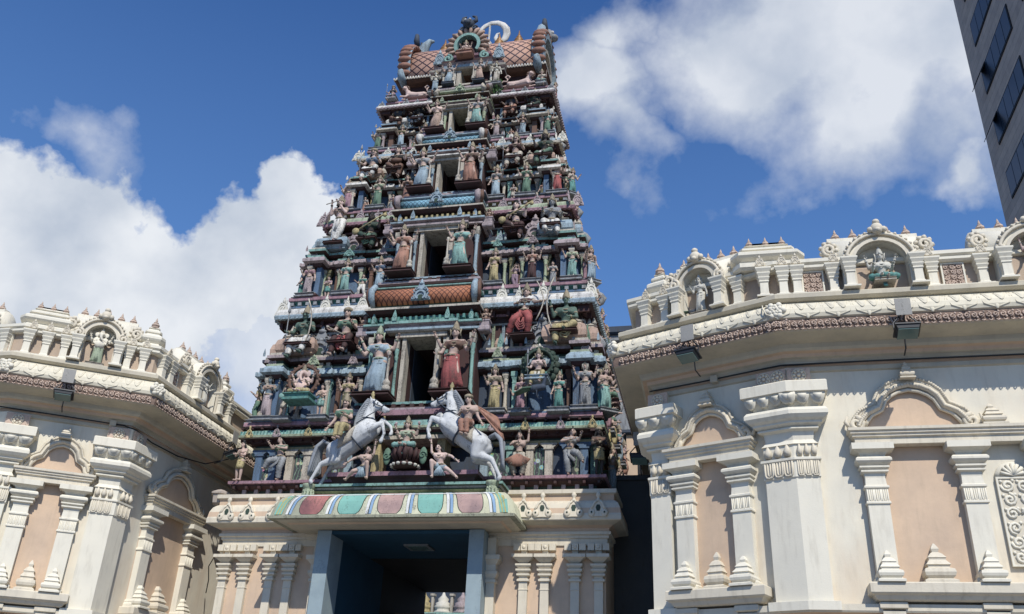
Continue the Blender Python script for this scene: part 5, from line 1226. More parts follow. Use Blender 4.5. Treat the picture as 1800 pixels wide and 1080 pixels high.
# ---- animals
def horse(label, x, y, z, s, mir):
    root = empty('rearing_horse_statue', (x, y, z)); root.scale = (-s if mir else s, s, s); tag(root, label, 'horse statue')
    b = MB(); L = b.limb
    L((.52,0,.8),(.85,0,1.02),.27,.26,14); L((.85,0,1.02),(1.18,0,1.27),.26,.27,14); L((1.15,0,1.22),(1.22,0,1.42),.24,.2,14); L((.5,0,.82),(.42,0,.72),.24,.19,14)
    L((1.18,0,1.42),(1.2,0,1.72),.19,.13,12); L((1.2,0,1.7),(1.27,0,1.92),.13,.10,12)
    b.limb((1.27,0,1.98),(1.47,0,1.88),.105,.07,12); b.limb((1.45,0,1.88),(1.64,0,1.79),.07,.052,12); b.limb((1.3,0,1.88),(1.46,0,1.82),.09,.06,10); b.ball((1.66,0,1.78),(.055,.06,.055))
    b.limb((1.5,0,1.80),(1.6,0,1.73),.045,.03,8)
    for t in (-1, 1): b.limb((1.22,t*.06,2.04),(1.2,t*.08,2.15),.032,.01,8); b.ball((1.4,t*.075,1.95),(.03,.02,.025),8,5)
    for t, kn, fe, ho in ((-1,(1.6,-.14,1.42),(1.68,-.14,1.16),(1.64,-.14,1.03)), (1,(1.5,.14,1.6),(1.72,.14,1.42),(1.76,.14,1.28))):
        L((1.18,t*.13,1.2),(1.36,t*.15,1.3),.14,.1,10); L((1.36,t*.15,1.3),kn,.1,.055,10); L(kn,fe,.055,.038,10); L(fe,ho,.042,.035,8); b.limb(ho,(ho[0]-.02,ho[1],ho[2]-.06),.045,.055,8)
    for t, dx in ((-1,0),(1,.12)):
        L((.48,t*.12,.8),(.55+dx*.4,t*.15,.55),.2,.13,12); L((.55+dx*.4,t*.15,.55),(.2+dx,t*.15,.44),.12,.062,10); L((.2+dx,t*.15,.44),(.04+dx,t*.15,.13),.058,.042,10); L((.04+dx,t*.15,.13),(.0+dx,t*.15,.06),.045,.04,8); b.limb((.0+dx,t*.15,.05),(.02+dx,t*.15,.02),.05,.055,8)
    me = remesh(b, .022, 3, 'horse_body'); me.materials.append(HORSE); link('body', me, root)
    e = MB(); e.smooth = True
    for j in range(15):
        t = j/14; p0 = V3((1.0,0,1.45)).lerp(V3((1.19,0,2.03)), t); p0.x -= .06*math.sin(pi*t)
        for sd in (-.03, .03): e.tube([p0+V3((.06,sd,0)), p0+V3((-.05,sd,.03)), p0+V3((-.12,sd*1.6,-.06)), p0+V3((-.13,sd*2,-.14))], [.03,.035,.025,.008], 6)
    me = e.mesh('mane', [paint('mane_grey', (.26,.28,.30), grime=.5)]); link('mane', me, root)
    e = MB(); e.smooth = True
    for j in range(7): o = .03*(j-3); e.tube([(.32,o*.5,.95),(.16,o,1.02),(.03,o*1.4,.88),(-.02+.01*j,o*1.8,.6),(-.06+.02*j,o*2,.32),(-.1,o*1.6,.18)], [.04,.05,.05,.045,.035,.008], 7)
    link('tail', e.mesh('tail', [MATS['mane_grey']]), root)
    e = MB(); e.smooth = True      # bridle, reins, girth
    def lp(c, u, v, r): e.tube([V3(c)+V3(u)*math.cos(2*pi*j/16)+V3(v)*math.sin(2*pi*j/16) for j in range(17)], r, 6, cap=False)
    lp((1.53,0,1.85),(0,.075,0),(.03,0,.075),.012); lp((1.33,0,1.94),(0,.112,0),(.02,0,.115),.012); lp((1.21,0,1.56),(0,.165,0),(.16,0,-.02),.016); lp((.93,0,1.06),(0,.28,0),(.18,0,-.215),.02)
    for t in (-1, 1): e.tube([(1.53,t*.08,1.85),(1.38,t*.115,1.9),(1.3,t*.12,2.0)], .012, 6); e.tube([(1.54,t*.08,1.82),(1.3,t*.2,1.62),(.95,t*.15,1.42)], .012, 6)
    link('bridle', e.mesh('bridle', [mt('slate')]), root)
    e = MB(); e.smooth = True; e.rings([[(x_, math.sin(a)*.3, zc+math.cos(a)*.3) for a in [-2.0+4.0*k/12 for k in range(13)]] for x_, zc in ((.62,.90),(.78,1.0),(.95,1.12))], closed=False, cap=False)
    m_ = e.mesh('saddle_cloth', [mt('cream')]); o = link('saddle_cloth', m_, root); sd = o.modifiers.new('s','SOLIDIFY'); sd.thickness = .03
    e = MB(); e.smooth = True
    for t in (-1, 1): e.ball((1.42,t*.095,1.95),(.016,.01,.014),8,5)
    link('eye', e.mesh('eye', [mt('black')]), root)
    f = MB(); f.smooth = True; f.lathe(1.24,0,[(.05,2.05),(.06,2.08),(.03,2.14),(.055,2.2),(.01,2.3)],8); link('plume', f.mesh('plume',[mt('yellow')]), root)
    return root
def lion(label, x, y, z, s, mir):
    root = empty('reclining_lion_statue', (x, y, z)); root.scale = (-s if mir else s, s, s); tag(root, label, 'lion statue')
    b = MB(); b.limb((-.4,0,.17),(0,0,.2),.15,.14,12); b.limb((0,0,.2),(.32,0,.25),.14,.17,12); b.limb((.32,0,.28),(.46,-.04,.5),.14,.12,12); b.ball((.5,-.12,.55),(.11,.12,.12)); b.ball((.52,-.22,.51),(.06,.06,.055))
    for t in (-1,1): b.limb((.35,t*.1,.16),(.42,t*.11-.05,.06),.07,.05); b.limb((.42,t*.11-.05,.05),(.62,t*.11-.1,.045),.05,.045); b.ball((.64,t*.11-.1,.045),(.06,.05,.045)); b.limb((-.4,t*.1,.15),(-.22,t*.14,.1),.11,.07); b.limb((-.22,t*.14,.09),(-.36,t*.15,.04),.06,.04); b.limb((-.36,t*.15,.04),(-.2,t*.16,.035),.04,.04); b.ball((.44+t*.08,-.1,.65),(.03,.02,.035))
    me = remesh(b, .02, 2, 'lion_body'); me.materials.append(mt('skinp')); link('body', me, root)
    e = MB(); e.smooth = True
    for j in range(12): a = 2*pi*j/12; e.ball((.48+.14*math.cos(a),-.06,.54+.15*math.sin(a)),(.06,.08,.06),7,5)
    link('mane', e.mesh('mane',[mt('brown')]), root)
    e = MB(); e.smooth = True; e.tube([(-.5,0,.16),(-.7,0,.14),(-.78,-.02,.3),(-.66,-.02,.4),(-.52,-.02,.36),(-.5,-.02,.48),(-.6,-.02,.6),(-.5,-.02,.68),(-.4,-.02,.6),(-.46,-.02,.52)],.03,7); link('tail', e.mesh('tail',[mt('skinp')]), root)
    e = MB(); e.smooth = True
    for t in (-1,1): e.ball((.5+t*.05,-.225,.58),(.016,.01,.014),6,4)
    link('eye', e.mesh('eye',[mt('black')]), root)
    return root
# ================================================================= statues on the tower
def st(i): return LV[i]
G1 = 'painted figures standing on the tower ledges'; G2_ = 'painted figures seated between the shrine roofs'
def stand(lv, x, h, pose, cloth, label, dy=.14, dz=.14, **k):
    z0 = LV[lv]; k.setdefault('plinth', (.42*h+.1, .12, 'grey')); k.setdefault('group', G1)
    return figure(label, x, fy(z0)+dy, z0+dz, h, pose, cloth, **k)
def seat(lv, x, h, pose, cloth, label, **k):
    z0 = LV[lv]; H = LV[lv+1]-z0; k.setdefault('group', G2_); k.setdefault('plinth', (.36*h, .07, 'maroon'))
    return figure(label, x, fy(z0)+.32, z0+.575*H, h*(1.08, 1.14, 1.32, 1.28)[lv], pose, cloth, **k)
def guard(lv, x, h, cloth, label, **k):
    z0 = LV[lv]; H = LV[lv+1]-z0; k.setdefault('group', 'door guardians of the tower')
    return figure(label, x, fy(z0)-.40, z0+.115*H, h, 'guard', cloth, items=('club',), plinth=(.5*h, .1, 'maroon'), **k)
# lowest main storey
guard(0, -.98, 1.72, 'lblue', 'large door guardian in pale blue robe with club, left of the lowest dark doorway', top='lblue', gold='lgreen')
guard(0, .98, 1.72, 'red', 'large door guardian in red robe with club, right of the lowest dark doorway', top='brown', mir=1)
stand(0, -4.1, 1.15, 'four', 'pinkw', 'blue-faced goddess in pink sari at far left of the lowest main storey', skin='skinb', top='peachy')
stand(0, -1.92, 1.08, 'four', 'olive', 'goddess in gold and olive sari just left of the blue-robed guardian', top='yellow')
stand(0, 1.92, 1.12, 'bless', 'yellow', 'goddess in yellow sari just right of the red-robed guardian', top='gold')
stand(0, 4.15, 1.15, 'four', 'grey', 'goddess in grey-white robe on the lowest main storey, near the right corner', top='grey')
figure('goddess in pale turquoise sari at the right corner of the lowest main storey', 4.62, .35, 9.15, 1.1, 'offer', 'turq', top='peachy', rz=.6, group=G1, plinth=(.4,.1,'grey'))
figure('pink elephant-headed deity in yellow dhoti seated before a dark round halo', -3.02, -.12, 9.62, 1.25, 'lotus', 'yellow', top='none', skin='skinp', head='elephant', belly=1, halo='brown', plinth=(.66,.2,'teal'))
stand(0, -3.52, .82, 'arms', 'cream', 'small attendant with white skirt holding a round mirror, left of the elephant-headed deity', dy=-.05, dz=.08, items=('shield',), crown='bun', head='man')
stand(0, -2.52, .85, 'arms', 'turq', 'small bare-chested attendant in short turquoise skirt, right of the elephant-headed deity', dy=-.05, dz=.08, crown='bun', head='man', top='none')
mr = figure('crowned deity with spear seated within a green peacock-tail halo', 3.06, -.1, 9.85, 1.1, 'sword', 'yellow', top='skinp', skin='skinp', halo='dgreen', items=('spear',), plinth=(.5,.12,'lblue'))
stand(0, 2.62, .88, 'offer', 'pink', 'small attendant lady in mauve pink sari, left of the peacock-halo deity', dy=-.05, dz=.06)
stand(0, 3.55, .88, 'bless', 'teal', 'small attendant lady in teal sari, right of the peacock-halo deity', dy=-.05, dz=.06, mir=1)
def peacock(x, y, z, s, label):
    root = empty('peacock_statue', (x, y, z)); root.scale = (s, s, s); tag(root, label, 'peacock statue')
    b = MB(); b.limb((-.1,0,.3),(.18,0,.34),.12,.1,12); b.limb((.18,0,.36),(.26,-.05,.62),.07,.04); b.ball((.28,-.07,.68),(.055,.05,.05)); b.limb((.3,-.1,.68),(.4,-.14,.66),.02,.006,6)
    for t in (-1,1): b.limb((.0,t*.06,.22),(.02,t*.07,.03),.025,.015,8); b.limb((.02,t*.07,.02),(.1,t*.07,.01),.015,.01,6)
    me = remesh(b, .018, 2, 'peacock_body'); me.materials.append(mt('slate')); link('body', me, root)
    e = MB(); e.smooth = True
    for j in range(7): e.tube([(-.15,.02*(j-3),.32),(-.4,.03*(j-3),.3-.01*j),(-.65,.04*(j-3),.2-.02*abs(j-3))],[.05,.05,.03],6,squash=.5)
    link('tail', e.mesh('tail',[mt('green')]), root)
    e = MB(); e.smooth = True
    for j in range(3): e.tube([(.27,-.06,.72),(.24+.03*j,-.06,.8)],[.006,.012],5)
    link('crest', e.mesh('crest',[mt('teal')]), root)
peacock(3.1, -.42, 9.22, .8, 'small dark peacock below the spear-holding deity on the tower')
q = MB(); q.smooth = True
for j in range(13):
    a = rad(-40+260*j/12); q.ball((3.06+.40*math.cos(a), .06, 10.22+.42*math.sin(a)), (.11,.07,.11), 8, 5)
o = build(q, 'tail_feathers', mt('dgreen')); o.parent = mr; o.matrix_parent_inverse = (Matrix.Translation(mr.location) @ Matrix.Diagonal((1.1,1.1,1.1,1))).inverted()
# second storey
guard(1, -.82, 1.36, 'orange', 'door guardian in orange-red sari left of the second doorway up', top='orange')
guard(1, .80, 1.38, 'turq', 'door guardian in turquoise sari right of the second doorway up', top='turq', mir=1)
for x, c, t, p, w in ((-3.72,'pinkw','pink','bless','pink sari at the left end of the second main storey'), (-2.62,'turq','turq','offer','turquoise sari at the middle niche left of the second doorway'), (-1.62,'lblue','blue','bless','light blue sari just left of the orange guardian'),
                      (1.62,'yellow','yellow','bless','yellow sari just right of the turquoise guardian'), (2.65,'maroon','orange','four','dark red sari at the middle niche right of the second doorway'), (3.72,'turq','lgreen','offer','green-turquoise sari at the right end of the second main storey')):
    stand(1, x, 1.0, p, c, 'standing lady in '+w, top=t, mir=x > 0)
figure('lady in blue skirt at the right corner of the second main storey', 4.2, .85, 12.92, 1.0, 'bless', 'lblue', top='peachy', rz=.7, group=G1, plinth=(.36,.1,'grey'))
# third storey
guard(2, -.74, 1.34, 'lblue', 'door guardian in blue skirt left of the third doorway up', top='grey')
guard(2, .72, 1.36, 'orange', 'door guardian in rust-orange skirt right of the third doorway up', top='brown', mir=1)
for x, c, t, p, w in ((-3.2,'pink','peachy','bless','rose sari at the left end of the third main storey'), (-2.26,'green','lgreen','offer','green sari at the middle niche left of the third doorway'), (-1.36,'orange','brown','bless','orange skirt just left of the blue-skirted guardian'),
                      (1.36,'lblue','grey','bless','pale blue sari just right of the rust-orange guardian'), (2.26,'green','green','offer','dull green sari at the middle niche right of the third doorway'), (3.16,'red','peachy','four','faded red sari at the right end of the third main storey')):
    stand(2, x, 1.06, p, c, 'standing lady in '+w, top=t, mir=x > 0)
figure('teal-skirted lady at the right corner of the third main storey', 3.58, 1.4, 16.05, .85, 'offer', 'teal', top='cream', rz=.7, group=G1, plinth=(.3,.1,'grey'))
# fourth storey
guard(3, -.66, 1.08, 'peachy', 'door guardian in tan robe left of the fourth doorway up', top='skinp')
guard(3, .64, 1.10, 'turq', 'door guardian in mint skirt right of the fourth doorway up', top='grey', mir=1)
for x, c, t, p, w in ((-2.72,'green','cream','bless','green sari at the left end of the fourth main storey'), (-1.95,'lblue','olive','offer','blue sari at the middle niche left of the fourth doorway'), (-1.18,'mauve','mauve','bless','mauve sari just left of the tan guardian'),
                      (1.13,'pinkw','grey','bless','pale pink sari just right of the mint-skirted guardian'), (1.95,'lblue','brown','offer','whitish blue sari at the middle niche right of the fourth doorway'), (2.72,'green','turq','four','green skirt at the right end of the fourth main storey')):
    stand(3, x, .80, p, c, 'standing lady in '+w, top=t, mir=x > 0)
ATT = [('arms','cream','cream'),('bless','olive','olive'),('offer','brown','rust brown'),('walk','white','white'),('arms','teal','teal'),('flute','mauve','mauve'),('offer','grey','grey'),('bless','orange','orange')]
for lv in range(4):
    for k, s_ in enumerate((-1, 1)):
        for m_ in (0, 1):
            if lv == 0 and m_ == 1 or (lv == 0 and s_ < 0): continue
            p, c, cn_ = ATT[(lv*3+k*2+m_) % 8]; w_ = WINGS[lv]; x = s_*(w_[m_][0]*.47+w_[m_+1][0]*.53)
            stand(lv, x, (.8,.72,.62,.5)[lv], p, c, 'small %s-skirted attendant between the %s shrines, %s wing of the %s storey' % (cn_, ('inner','outer')[m_], ('left','right')[k], ('lowest','second','third','fourth')[lv]), dy=.3, dz=.06, top=ATT[(lv+k+m_+3) % 8][1], crown='bun', group='small attendants between the shrines', mir=k)
# top storey
z5 = 20.6
guard5 = [(-.52,'lblue','left'), (.50,'peachy','right')]
for x, c, w in guard5: figure('small guardian in %s on the %s of the topmost doorway' % ('blue' if x < 0 else 'tan', w), x, fy(z5)-.28, z5+.24, .84, 'guard', c, items=('club',), top='grey', mir=x > 0, group='door guardians of the tower', plinth=(.34,.08,'slate'))
figure('four-armed figure with blue legs beside the left lion at the tower top', -1.02, fy(z5)-.1, z5+.12, .84, 'four', 'lblue', top='cream', skin='stat', plinth=(.34,.1,'grey'))
figure('pale cream standing man beside the right lion at the tower top', 1.0, fy(z5)-.1, z5+.2, .86, 'bless', 'cream', top='cream', skin='stat', plinth=(.34,.1,'grey'))
lion('reclining tan lion facing left under the left roof eave', -1.72, fy(z5)+.1, z5+.12, .72, 1)
lion('reclining tan lion facing right under the right roof eave', 1.72, fy(z5)+.1, z5+.12, .78, 0)
figure('small pink seated guard with spear at the top left corner', -2.5, fy(z5)+.05, z5+.2, .8, 'sword', 'pink', top='slate', items=('spear',), head='moustache', crown='turban', plinth=(.3,.15,'grey'))
figure('green-skirted seated lady at the top right corner', 2.45, fy(z5)+.1, z5+.2, .8, 'music', 'turq', top='cream', sash='turq', plinth=(.3,.15,'grey'))
figure('small red-clad figure at the top right edge facing sideways', 2.7, 3.0, z5+.12, .78, 'bless', 'red', top='skinp', rz=pi/2, plinth=(.3,.1,'grey'))
figure('seated crowned figure inside the shell-shaped dormer on the roof', -.05, 1.75, 22.08, .85, 'lotus', 'peachy', top='skinp', plinth=(.5,.16,'orange'))
# seated figures
seat(0, -3.45, 1.62, 'sword', 'white', 'green-skinned warrior with spear and white draped dhoti, seated above the elephant-headed deity', skin='sking', top='sking', items=('spear','longbow'), head='moustache', sash='white', hair='black')
seat(0, -2.25, 1.62, 'sword', 'maroon', 'warrior in dark red with green sleeves and sword, seated left of the lowest orange barrel', top='green', items=('sword',), sash='red', crown='turban')
seat(0, 2.55, 1.42, 'archer', 'red', 'archer in red dhoti drawing a bow, right of the central bay', top='maroon', items=('bow',), skin='skin', sash='red')
seat(0, 3.62, 1.62, 'music', 'yellow', 'green-skinned bowman in cream yellow dhoti at the right, above the peacock-halo deity', skin='sking', top='sking', items=('longbow',), sash='yellow', mir=1)
seat(1, -3.15, 1.36, 'flute', 'white', 'flute player with white draped dhoti on the left of the second main storey', items=('flute',), skin='skinp', top='peachy')
seat(1, -2.12, 1.36, 'music', 'dgreen', 'dark green lute player on the left of the second main storey', skin='skind', top='dgreen', items=('veena',), sash='green', crown='bun')
seat(1, 2.12, 1.36, 'music', 'maroon', 'lute player in dark maroon right of the blue barrel', skin='skinp', top='black', items=('veena',), sash='maroon', crown='bun')
seat(1, 3.12, 1.36, 'sword', 'white', 'lilac-skinned flute player with white draped dhoti on the right of the second main storey', items=('flute',), skin='grey', top='grey', sash='white', mir=1)
seat(2, -2.62, 1.15, 'sword', 'white', 'blue-clad seated guard holding a spear on the left of the third main storey', top='blue', items=('spear',), sash='white', head='moustache', crown='turban')
seat(2, -1.82, 1.15, 'music', 'brown', 'dark seated drummer on the left of the third main storey', skin='skin', top='black', items=('drum',), sash='brown', crown='bun')
seat(2, 1.85, 1.15, 'sword', 'cream', 'brown-skinned seated guard with spear on the right of the third main storey', top='maroon', items=('spear',), sash='grey', head='moustache')
seat(2, 2.72, 1.15, 'music', 'green', 'dark seated figure in green with staff on the right of the third main storey', skin='skind', top='dgreen', sash='white', mir=1)
seat(3, -2.2, .92, 'music', 'brown', 'dark seated figure at the left end of the fourth main storey', skin='skind', top='slate', sash='stat')
seat(3, -1.5, .92, 'sword', 'slate', 'nearly black seated figure close to the bay on the fourth main storey', skin='skind', top='black', sash='grey', crown='turban')
seat(3, 1.52, .92, 'sword', 'orange', 'brown seated figure with orange legs on the right of the fourth main storey', skin='skin', top='slate', sash='orange', crown='turban')
seat(3, 2.25, .92, 'music', 'dgreen', 'dark green seated figure at the right end of the fourth main storey', skin='skind', top='dgreen', sash='stat', mir=1)
# small squatting dwarfs beside the barrels
for lv, x, w in ((0,-1.62,'left of the lowest barrel'),(0,1.62,'right of the lowest barrel'),(1,-1.42,'left of the second barrel'),(1,1.42,'right of the second barrel'),(2,-1.22,'left of the third barrel'),(2,1.22,'right of the third barrel')):
    z0 = LV[lv]; H = LV[lv+1]-z0; figure('small squatting lion-faced dwarf just '+w, x, fy(z0)+.0, z0+.66*H, .62-.06*lv, 'lotus', 'brown', top='peachy', head='lion', crown=None, skin='peachy', hair='brown', plinth=(.26,.3,'pinkw'), group='dwarfs beside the barrels')
# right and left flanks
FL = [('bless','teal'),('four','pink'),('offer','yellow'),('bless','lblue'),('guard','orange'),('walk','green')]
n_ = 0
DESC = ['nearest the front corner','second from the front corner','in the middle of the flank','towards the back','at the back corner']
for lv in range(4):
    z0 = LV[lv]; H = LV[lv+1]-z0; h0 = hw(z0); L = h0-1.38; SN = ('lowest','second','third','fourth')[lv]
    for sgn, ys in ((1, [3.3-L+.42, 3.3-L*.42, 3.3, 3.3+L*.45, 3.3+L-.4]), (-1, [3.3-L+.42, 3.3-L*.3])):
        for k, y in enumerate(ys):
            p, c = FL[n_ % 6]; n_ += 1; c2 = FL[(n_+2) % 6][1]
            figure('%s figure %s, %s flank, %s main storey' % (dict(teal='teal',pink='rose',yellow='yellow',lblue='pale blue',orange='orange',green='green')[c], DESC[k], 'right' if sgn > 0 else 'left', SN), sgn*(h0-.12), y, z0+.14, (1.05,.95,.82,.68)[lv], p, c, top=c2, rz=sgn*pi/2, group='figures on the tower flanks', plinth=(.4,.12,'grey'))
        for k, y in enumerate([3.3-L*.62, 3.3-L*.12, 3.3+L*.5][:3 if sgn > 0 else 1]):
            p, c = ('sword','music','music')[k], ('maroon','peachy','green')[(k+lv) % 3]
            figure('seated figure in %s %s, upper row of the %s flank, %s storey' % (dict(maroon='dark red',peachy='peach',green='green')[c], ('near the front','at mid flank','near the back')[k], 'right' if sgn > 0 else 'left', SN), sgn*(h0-.45-.3*lv/3), y, z0+.55*H, (1.4,1.2,1.0,.85)[lv], p, c, top=('turq','cream','slate')[k], rz=sgn*pi/2, group='seated figures on the tower flanks', plinth=(.5,.2,'maroon'))
# dancers' storey
DY = .1
figure('yellow-trousered man with folded arms at the left corner of the dancers\' ledge', -4.42, .02, 7.5, 1.02, 'arms', 'yellow', top='none', skin='skin', head='man', crown='bun', rz=-.3)
figure('dark-skinned man in yellow skirt at the right corner of the dancers\' ledge', 4.5, .05, 7.5, 1.12, 'arms', 'yellow', top='brown', skin='skind', head='man', crown='turban', rz=.3)
figure('dancer in green blouse and grey trousers with raised leg, left of the rearing horses', -3.42, DY, 7.5, 1.2, 'dance', 'grey', top='green', crown='bun', sash='cream')
figure('dark spear carrier half hidden behind the left horse', -2.3, .15, 7.5, 1.2, 'bless', 'brown', top='brown', skin='skind', head='man', crown='bun')
figure('dancer with pleated red fan skirt beside the right horse', 2.62, DY, 7.5, 1.18, 'fan', 'cream', top='skin', crown='bun', sash='orange')
figure('dancer in grey costume lifting one leg, between painted flower panels on the right', 3.82, DY, 7.5, 1.2, 'dance', 'grey', top='grey', crown='bun', mir=1)
for i, (x, y) in enumerate(((4.62,1.6),(4.62,3.2),(4.62,4.9))):
    figure('%s-skirted figure on the right flank of the dancers\' ledge, %s' % (('blue','rose','green')[i], ('close to the corner','half way back','far back')[i]), x, y, 7.5, 1.15, ('bless','four','offer')[i], ('lblue','pink','green')[i], top='cream', rz=pi/2, group='figures on the tower flanks')
# goddess on the lotus
lk = figure('crowned four-armed goddess with turquoise lap seated on a red lotus between the horses', .08, -.62, 7.98, 1.22, 'lotus', 'turq', top='lgreen', items=('lotus',))
def lotus_seat():
    b = MB(); b.smooth = True; x, y = 0, .06
    b.lathe(x, y, [(.2,-.34),(.26,-.33),(.27,-.29),(.18,-.26),(.16,-.2),(.24,-.08),(.27,.0),(.22,.02)], 20)
    for j in range(14):
        a = 2*pi*j/14; b.tube([(x+.17*math.cos(a),y+.17*math.sin(a),-.22),(x+.25*math.cos(a),y+.25*math.sin(a),-.1),(x+.26*math.cos(a),y+.26*math.sin(a),.02)],[.03,.055,.02],6)
        b.ball((x+.25*math.cos(a),y+.25*math.sin(a),-.31),(.05,.05,.03),6,4,1)
    me = b.mesh('lotus_pedestal', [mt('maroon'), mt('stat')]); link('lotus_pedestal', me, lk)
    for s in (-1, 1):
        e = MB(); e.smooth = True; e.ball((s*.36,.0,-.12),(.08,.04,.17),12,7); e.tube(spiral(s*.36,-.12,.08,1.3,0,s,10,-.045),.012,5)
        link('side_shield', e.mesh('side_shield',[mt('green')]), lk)
lotus_seat()
hl = horse('grey rearing horse facing right, carrying the moustached rider, left of the lotus goddess', -2.12, -.62, 7.19, 1.0, 0)
hr_ = horse('grey rearing horse facing left, carrying the lady rider, right of the lotus goddess', 2.40, -.62, 7.19, 1.06, 1)
figure('moustached rider in green cloak and yellow trousers on the left rearing horse', -1.42, -.86, 8.36, 1.42, 'ride', 'yellow', top='green', head='moustache', sash='green', cat='rider statue', name='rider_statue')
lady = figure('lady rider in rust-red skirt with blowing cape on the right rearing horse', 1.60, -.88, 8.36, 1.36, 'ride', 'orange', top='skin', crown='turban', mir=1, cat='rider statue', name='rider_statue', sash='orange')
cp = MB(); cp.smooth = True; cp.rings([[(1.66+.10*k+.03*j, -.80+.05*math.sin(1.9*j)+.02*k, 9.02-.055*k-.075*j*(.5+.14*k)) for j in range(7)] for k in range(7)], closed=False, cap=False)
o = build(cp, 'cape', mt('orange'), lady); o.matrix_parent_inverse = (Matrix.Translation(lady.location) @ Matrix.Diagonal((-1.36, 1.36, 1.36, 1))).inverted(); md = o.modifiers.new('s', 'SOLIDIFY'); md.thickness = .025
figure('bare-chested crouching man with raised arm under the left horse', -.82, -.80, 7.2, 1.12, 'crouch', 'lblue', top='none', head='moustache', crown=None, skin='skin')
figure('bare-chested crouching man with raised arm under the right horse', 1.02, -.80, 7.2, 1.12, 'crouch', 'lblue', top='none', head='moustache', crown=None, mir=1, skin='skinp')
# ================================================================= gallery statues
def onF(F, x, y, z): v = F @ V3((x, y, z)); return v
def gstat(F, x, z, h, pose, label, rz, **k):
    v = onF(F, x, -.04, z); k.setdefault('skin','stat'); k.setdefault('top','stat'); k.setdefault('gold','stat'); k.setdefault('hair','stat')
    return figure(label, v.x, v.y, v.z, h, pose, k.pop('cloth','stat'), rz=rz, name='niche_statue', plinth=(.3,.06,'cream'), **k)
PA = frame(R1[0]+nA.x*.45, R1[1]+nA.y*.45, dA.x, dA.y); PB = frame(R2[0], R2[1]-.45, 1, 0)
PC = frame(Q2[0]+nC.x*.45, Q2[1]+nC.y*.45, dC.x, dC.y); PD = frame(Q1[0]+.45, Q1[1], 0, 1)
aA = math.atan2(dA.y, dA.x); aC = math.atan2(dC.y, dC.x)
gn = gstat(PC, 1.52, 9.58, .84, 'four', 'cream elephant-headed deity with four arms in the arched niche of the left gallery', aC, head='elephant', belly=1, cloth='lgreen', skin=TRIMW, top='none', gold=TRIM); gn.scale = (1.0, .84, .84)
gstat(PD, 2.0, 9.58, .82, 'four', 'cream standing deity in the arched niche nearest the tower on the left gallery', pi/2, cloth='stat')
gstat(PA, 1.28, 9.58, .80, 'bless', 'cream standing figure beside a small peacock in the angled niche of the right gallery', aA)
gstat(PB, 1.8, 9.70, 1.12, 'lotus', 'cream four-armed seated deity with green legs in the wide niche of the right gallery', 0, cloth='teal')
gstat(PB, 4.42, 9.58, .95, 'four', 'figure in green skirt in the niche at the right edge of the photo', 0, cloth='teal', skin='skinp')
v = onF(PA, 1.08, -.02, 9.56); peacock(v.x, v.y, v.z, .4, 'tiny peacock at the foot of the standing cream figure in the right gallery niche')
# ================================================================= floodlights, lantern, cables
def floodlight(F, x, y, z, label, rz=0, flip_=False):
    M = F @ T(x, y, z, 1, rz); loc = M.translation.copy(); root = tag(empty('floodlight', loc), label, 'floodlight', 'floodlights on the gallery cornices')
    inv = Matrix.Translation(loc).inverted()
    def P_(b, nm, m): o = build(b, nm, m, root); o.matrix_parent_inverse = inv; return o
    b = MB(M @ Matrix.Rotation(-.35, 4, 'X')); b.stack([(-.19,-.15),(.19,-.15),(.19,.15),(-.19,.15)], [(-.08,-.08),(-.02,-.06),(0,0),(.02,.0),(.02,.03),(0,.035)]); bo = P_(b, 'lamp_housing', METD)
    b = MB(M @ Matrix.Rotation(-.35, 4, 'X')); b.rect(-.165,.165,-.125,.125,[(0,-.088),(0,-.075)]); P_(b, 'lamp_glass', GLASS)
    b = MB(M); b.box(-.13,.13,.0,.012,.30,.62); P_(b, 'ballast_plate', paint('flat_grey_box', (.33,.32,.29), grime=.2)); 
    b = MB(M)
    for s in (-1, 1): b.tube([(s*.2,0,0),(s*.2,.04,.16),(s*.08,.06,.3)], .014, 6)
    b.tube([(0,.02,.3),(0,.25,.1),(0,.3,-.2),(0,.5,-.25)], .014, 6); P_(b, 'bracket', METD)
    return root
CE = frame(Q2[0], Q2[1], 1, 0)
FC_ = frame(Q2[0]+nC.x*.88, Q2[1]+nC.y*.88, dC.x, dC.y); FD_ = frame(Q1[0]+.88, Q1[1], 0, 1); FA_ = frame(R1[0]+nA.x*.88, R1[1]+nA.y*.88, dA.x, dA.y); FB_ = frame(R2[0], R2[1]-.88, 1, 0)
floodlight(FC_, 1.12, -.14, 8.56, 'dark floodlight with grey plate above it on the left gallery cornice below the elephant-headed statue')
floodlight(FD_, 3.05, -.14, 8.62, 'floodlight on the left gallery cornice nearest the tower')
floodlight(FA_, 1.2, -.14, 8.52, 'floodlight hanging from the angled cornice of the right gallery')
floodlight(FB_, 1.95, -.14, 8.50, 'floodlight with grey plate below the green-legged seated statue on the right gallery')
floodlight(frame(4.9, 0, 1, 0), .55, -.3, 7.75, 'dark floodlight in the gap between tower and right gallery')
b = MB(); b.stack([(-4.95+.2*math.cos(a), .25+.2*math.sin(a)) for a in [2*pi*j/6 for j in range(6)]], [(-.1,6.95),(-.02,7.0),(0,7.2),(.04,7.22),(.04,7.26),(-.1,7.34),(-.16,7.36)]); b.tube([(-4.95,.3,7.0),(-4.95,.6,6.9),(-5.3,.6,6.85)], .03, 6)
tag(build(b, 'wall_lantern', paint('lantern_cream', (.42,.36,.30), grime=.4)), 'faceted cream lantern in the gap between the left gallery and tower', 'lantern')
def cable(pts, label, r=.016):
    b = MB(); b.smooth = True; b.tube(pts, r, 6); tag(build(b, 'cable', METD), label, 'cable')
def cf(F, x, y, z): v = F @ V3((x,y,z)); return (v.x, v.y, v.z)
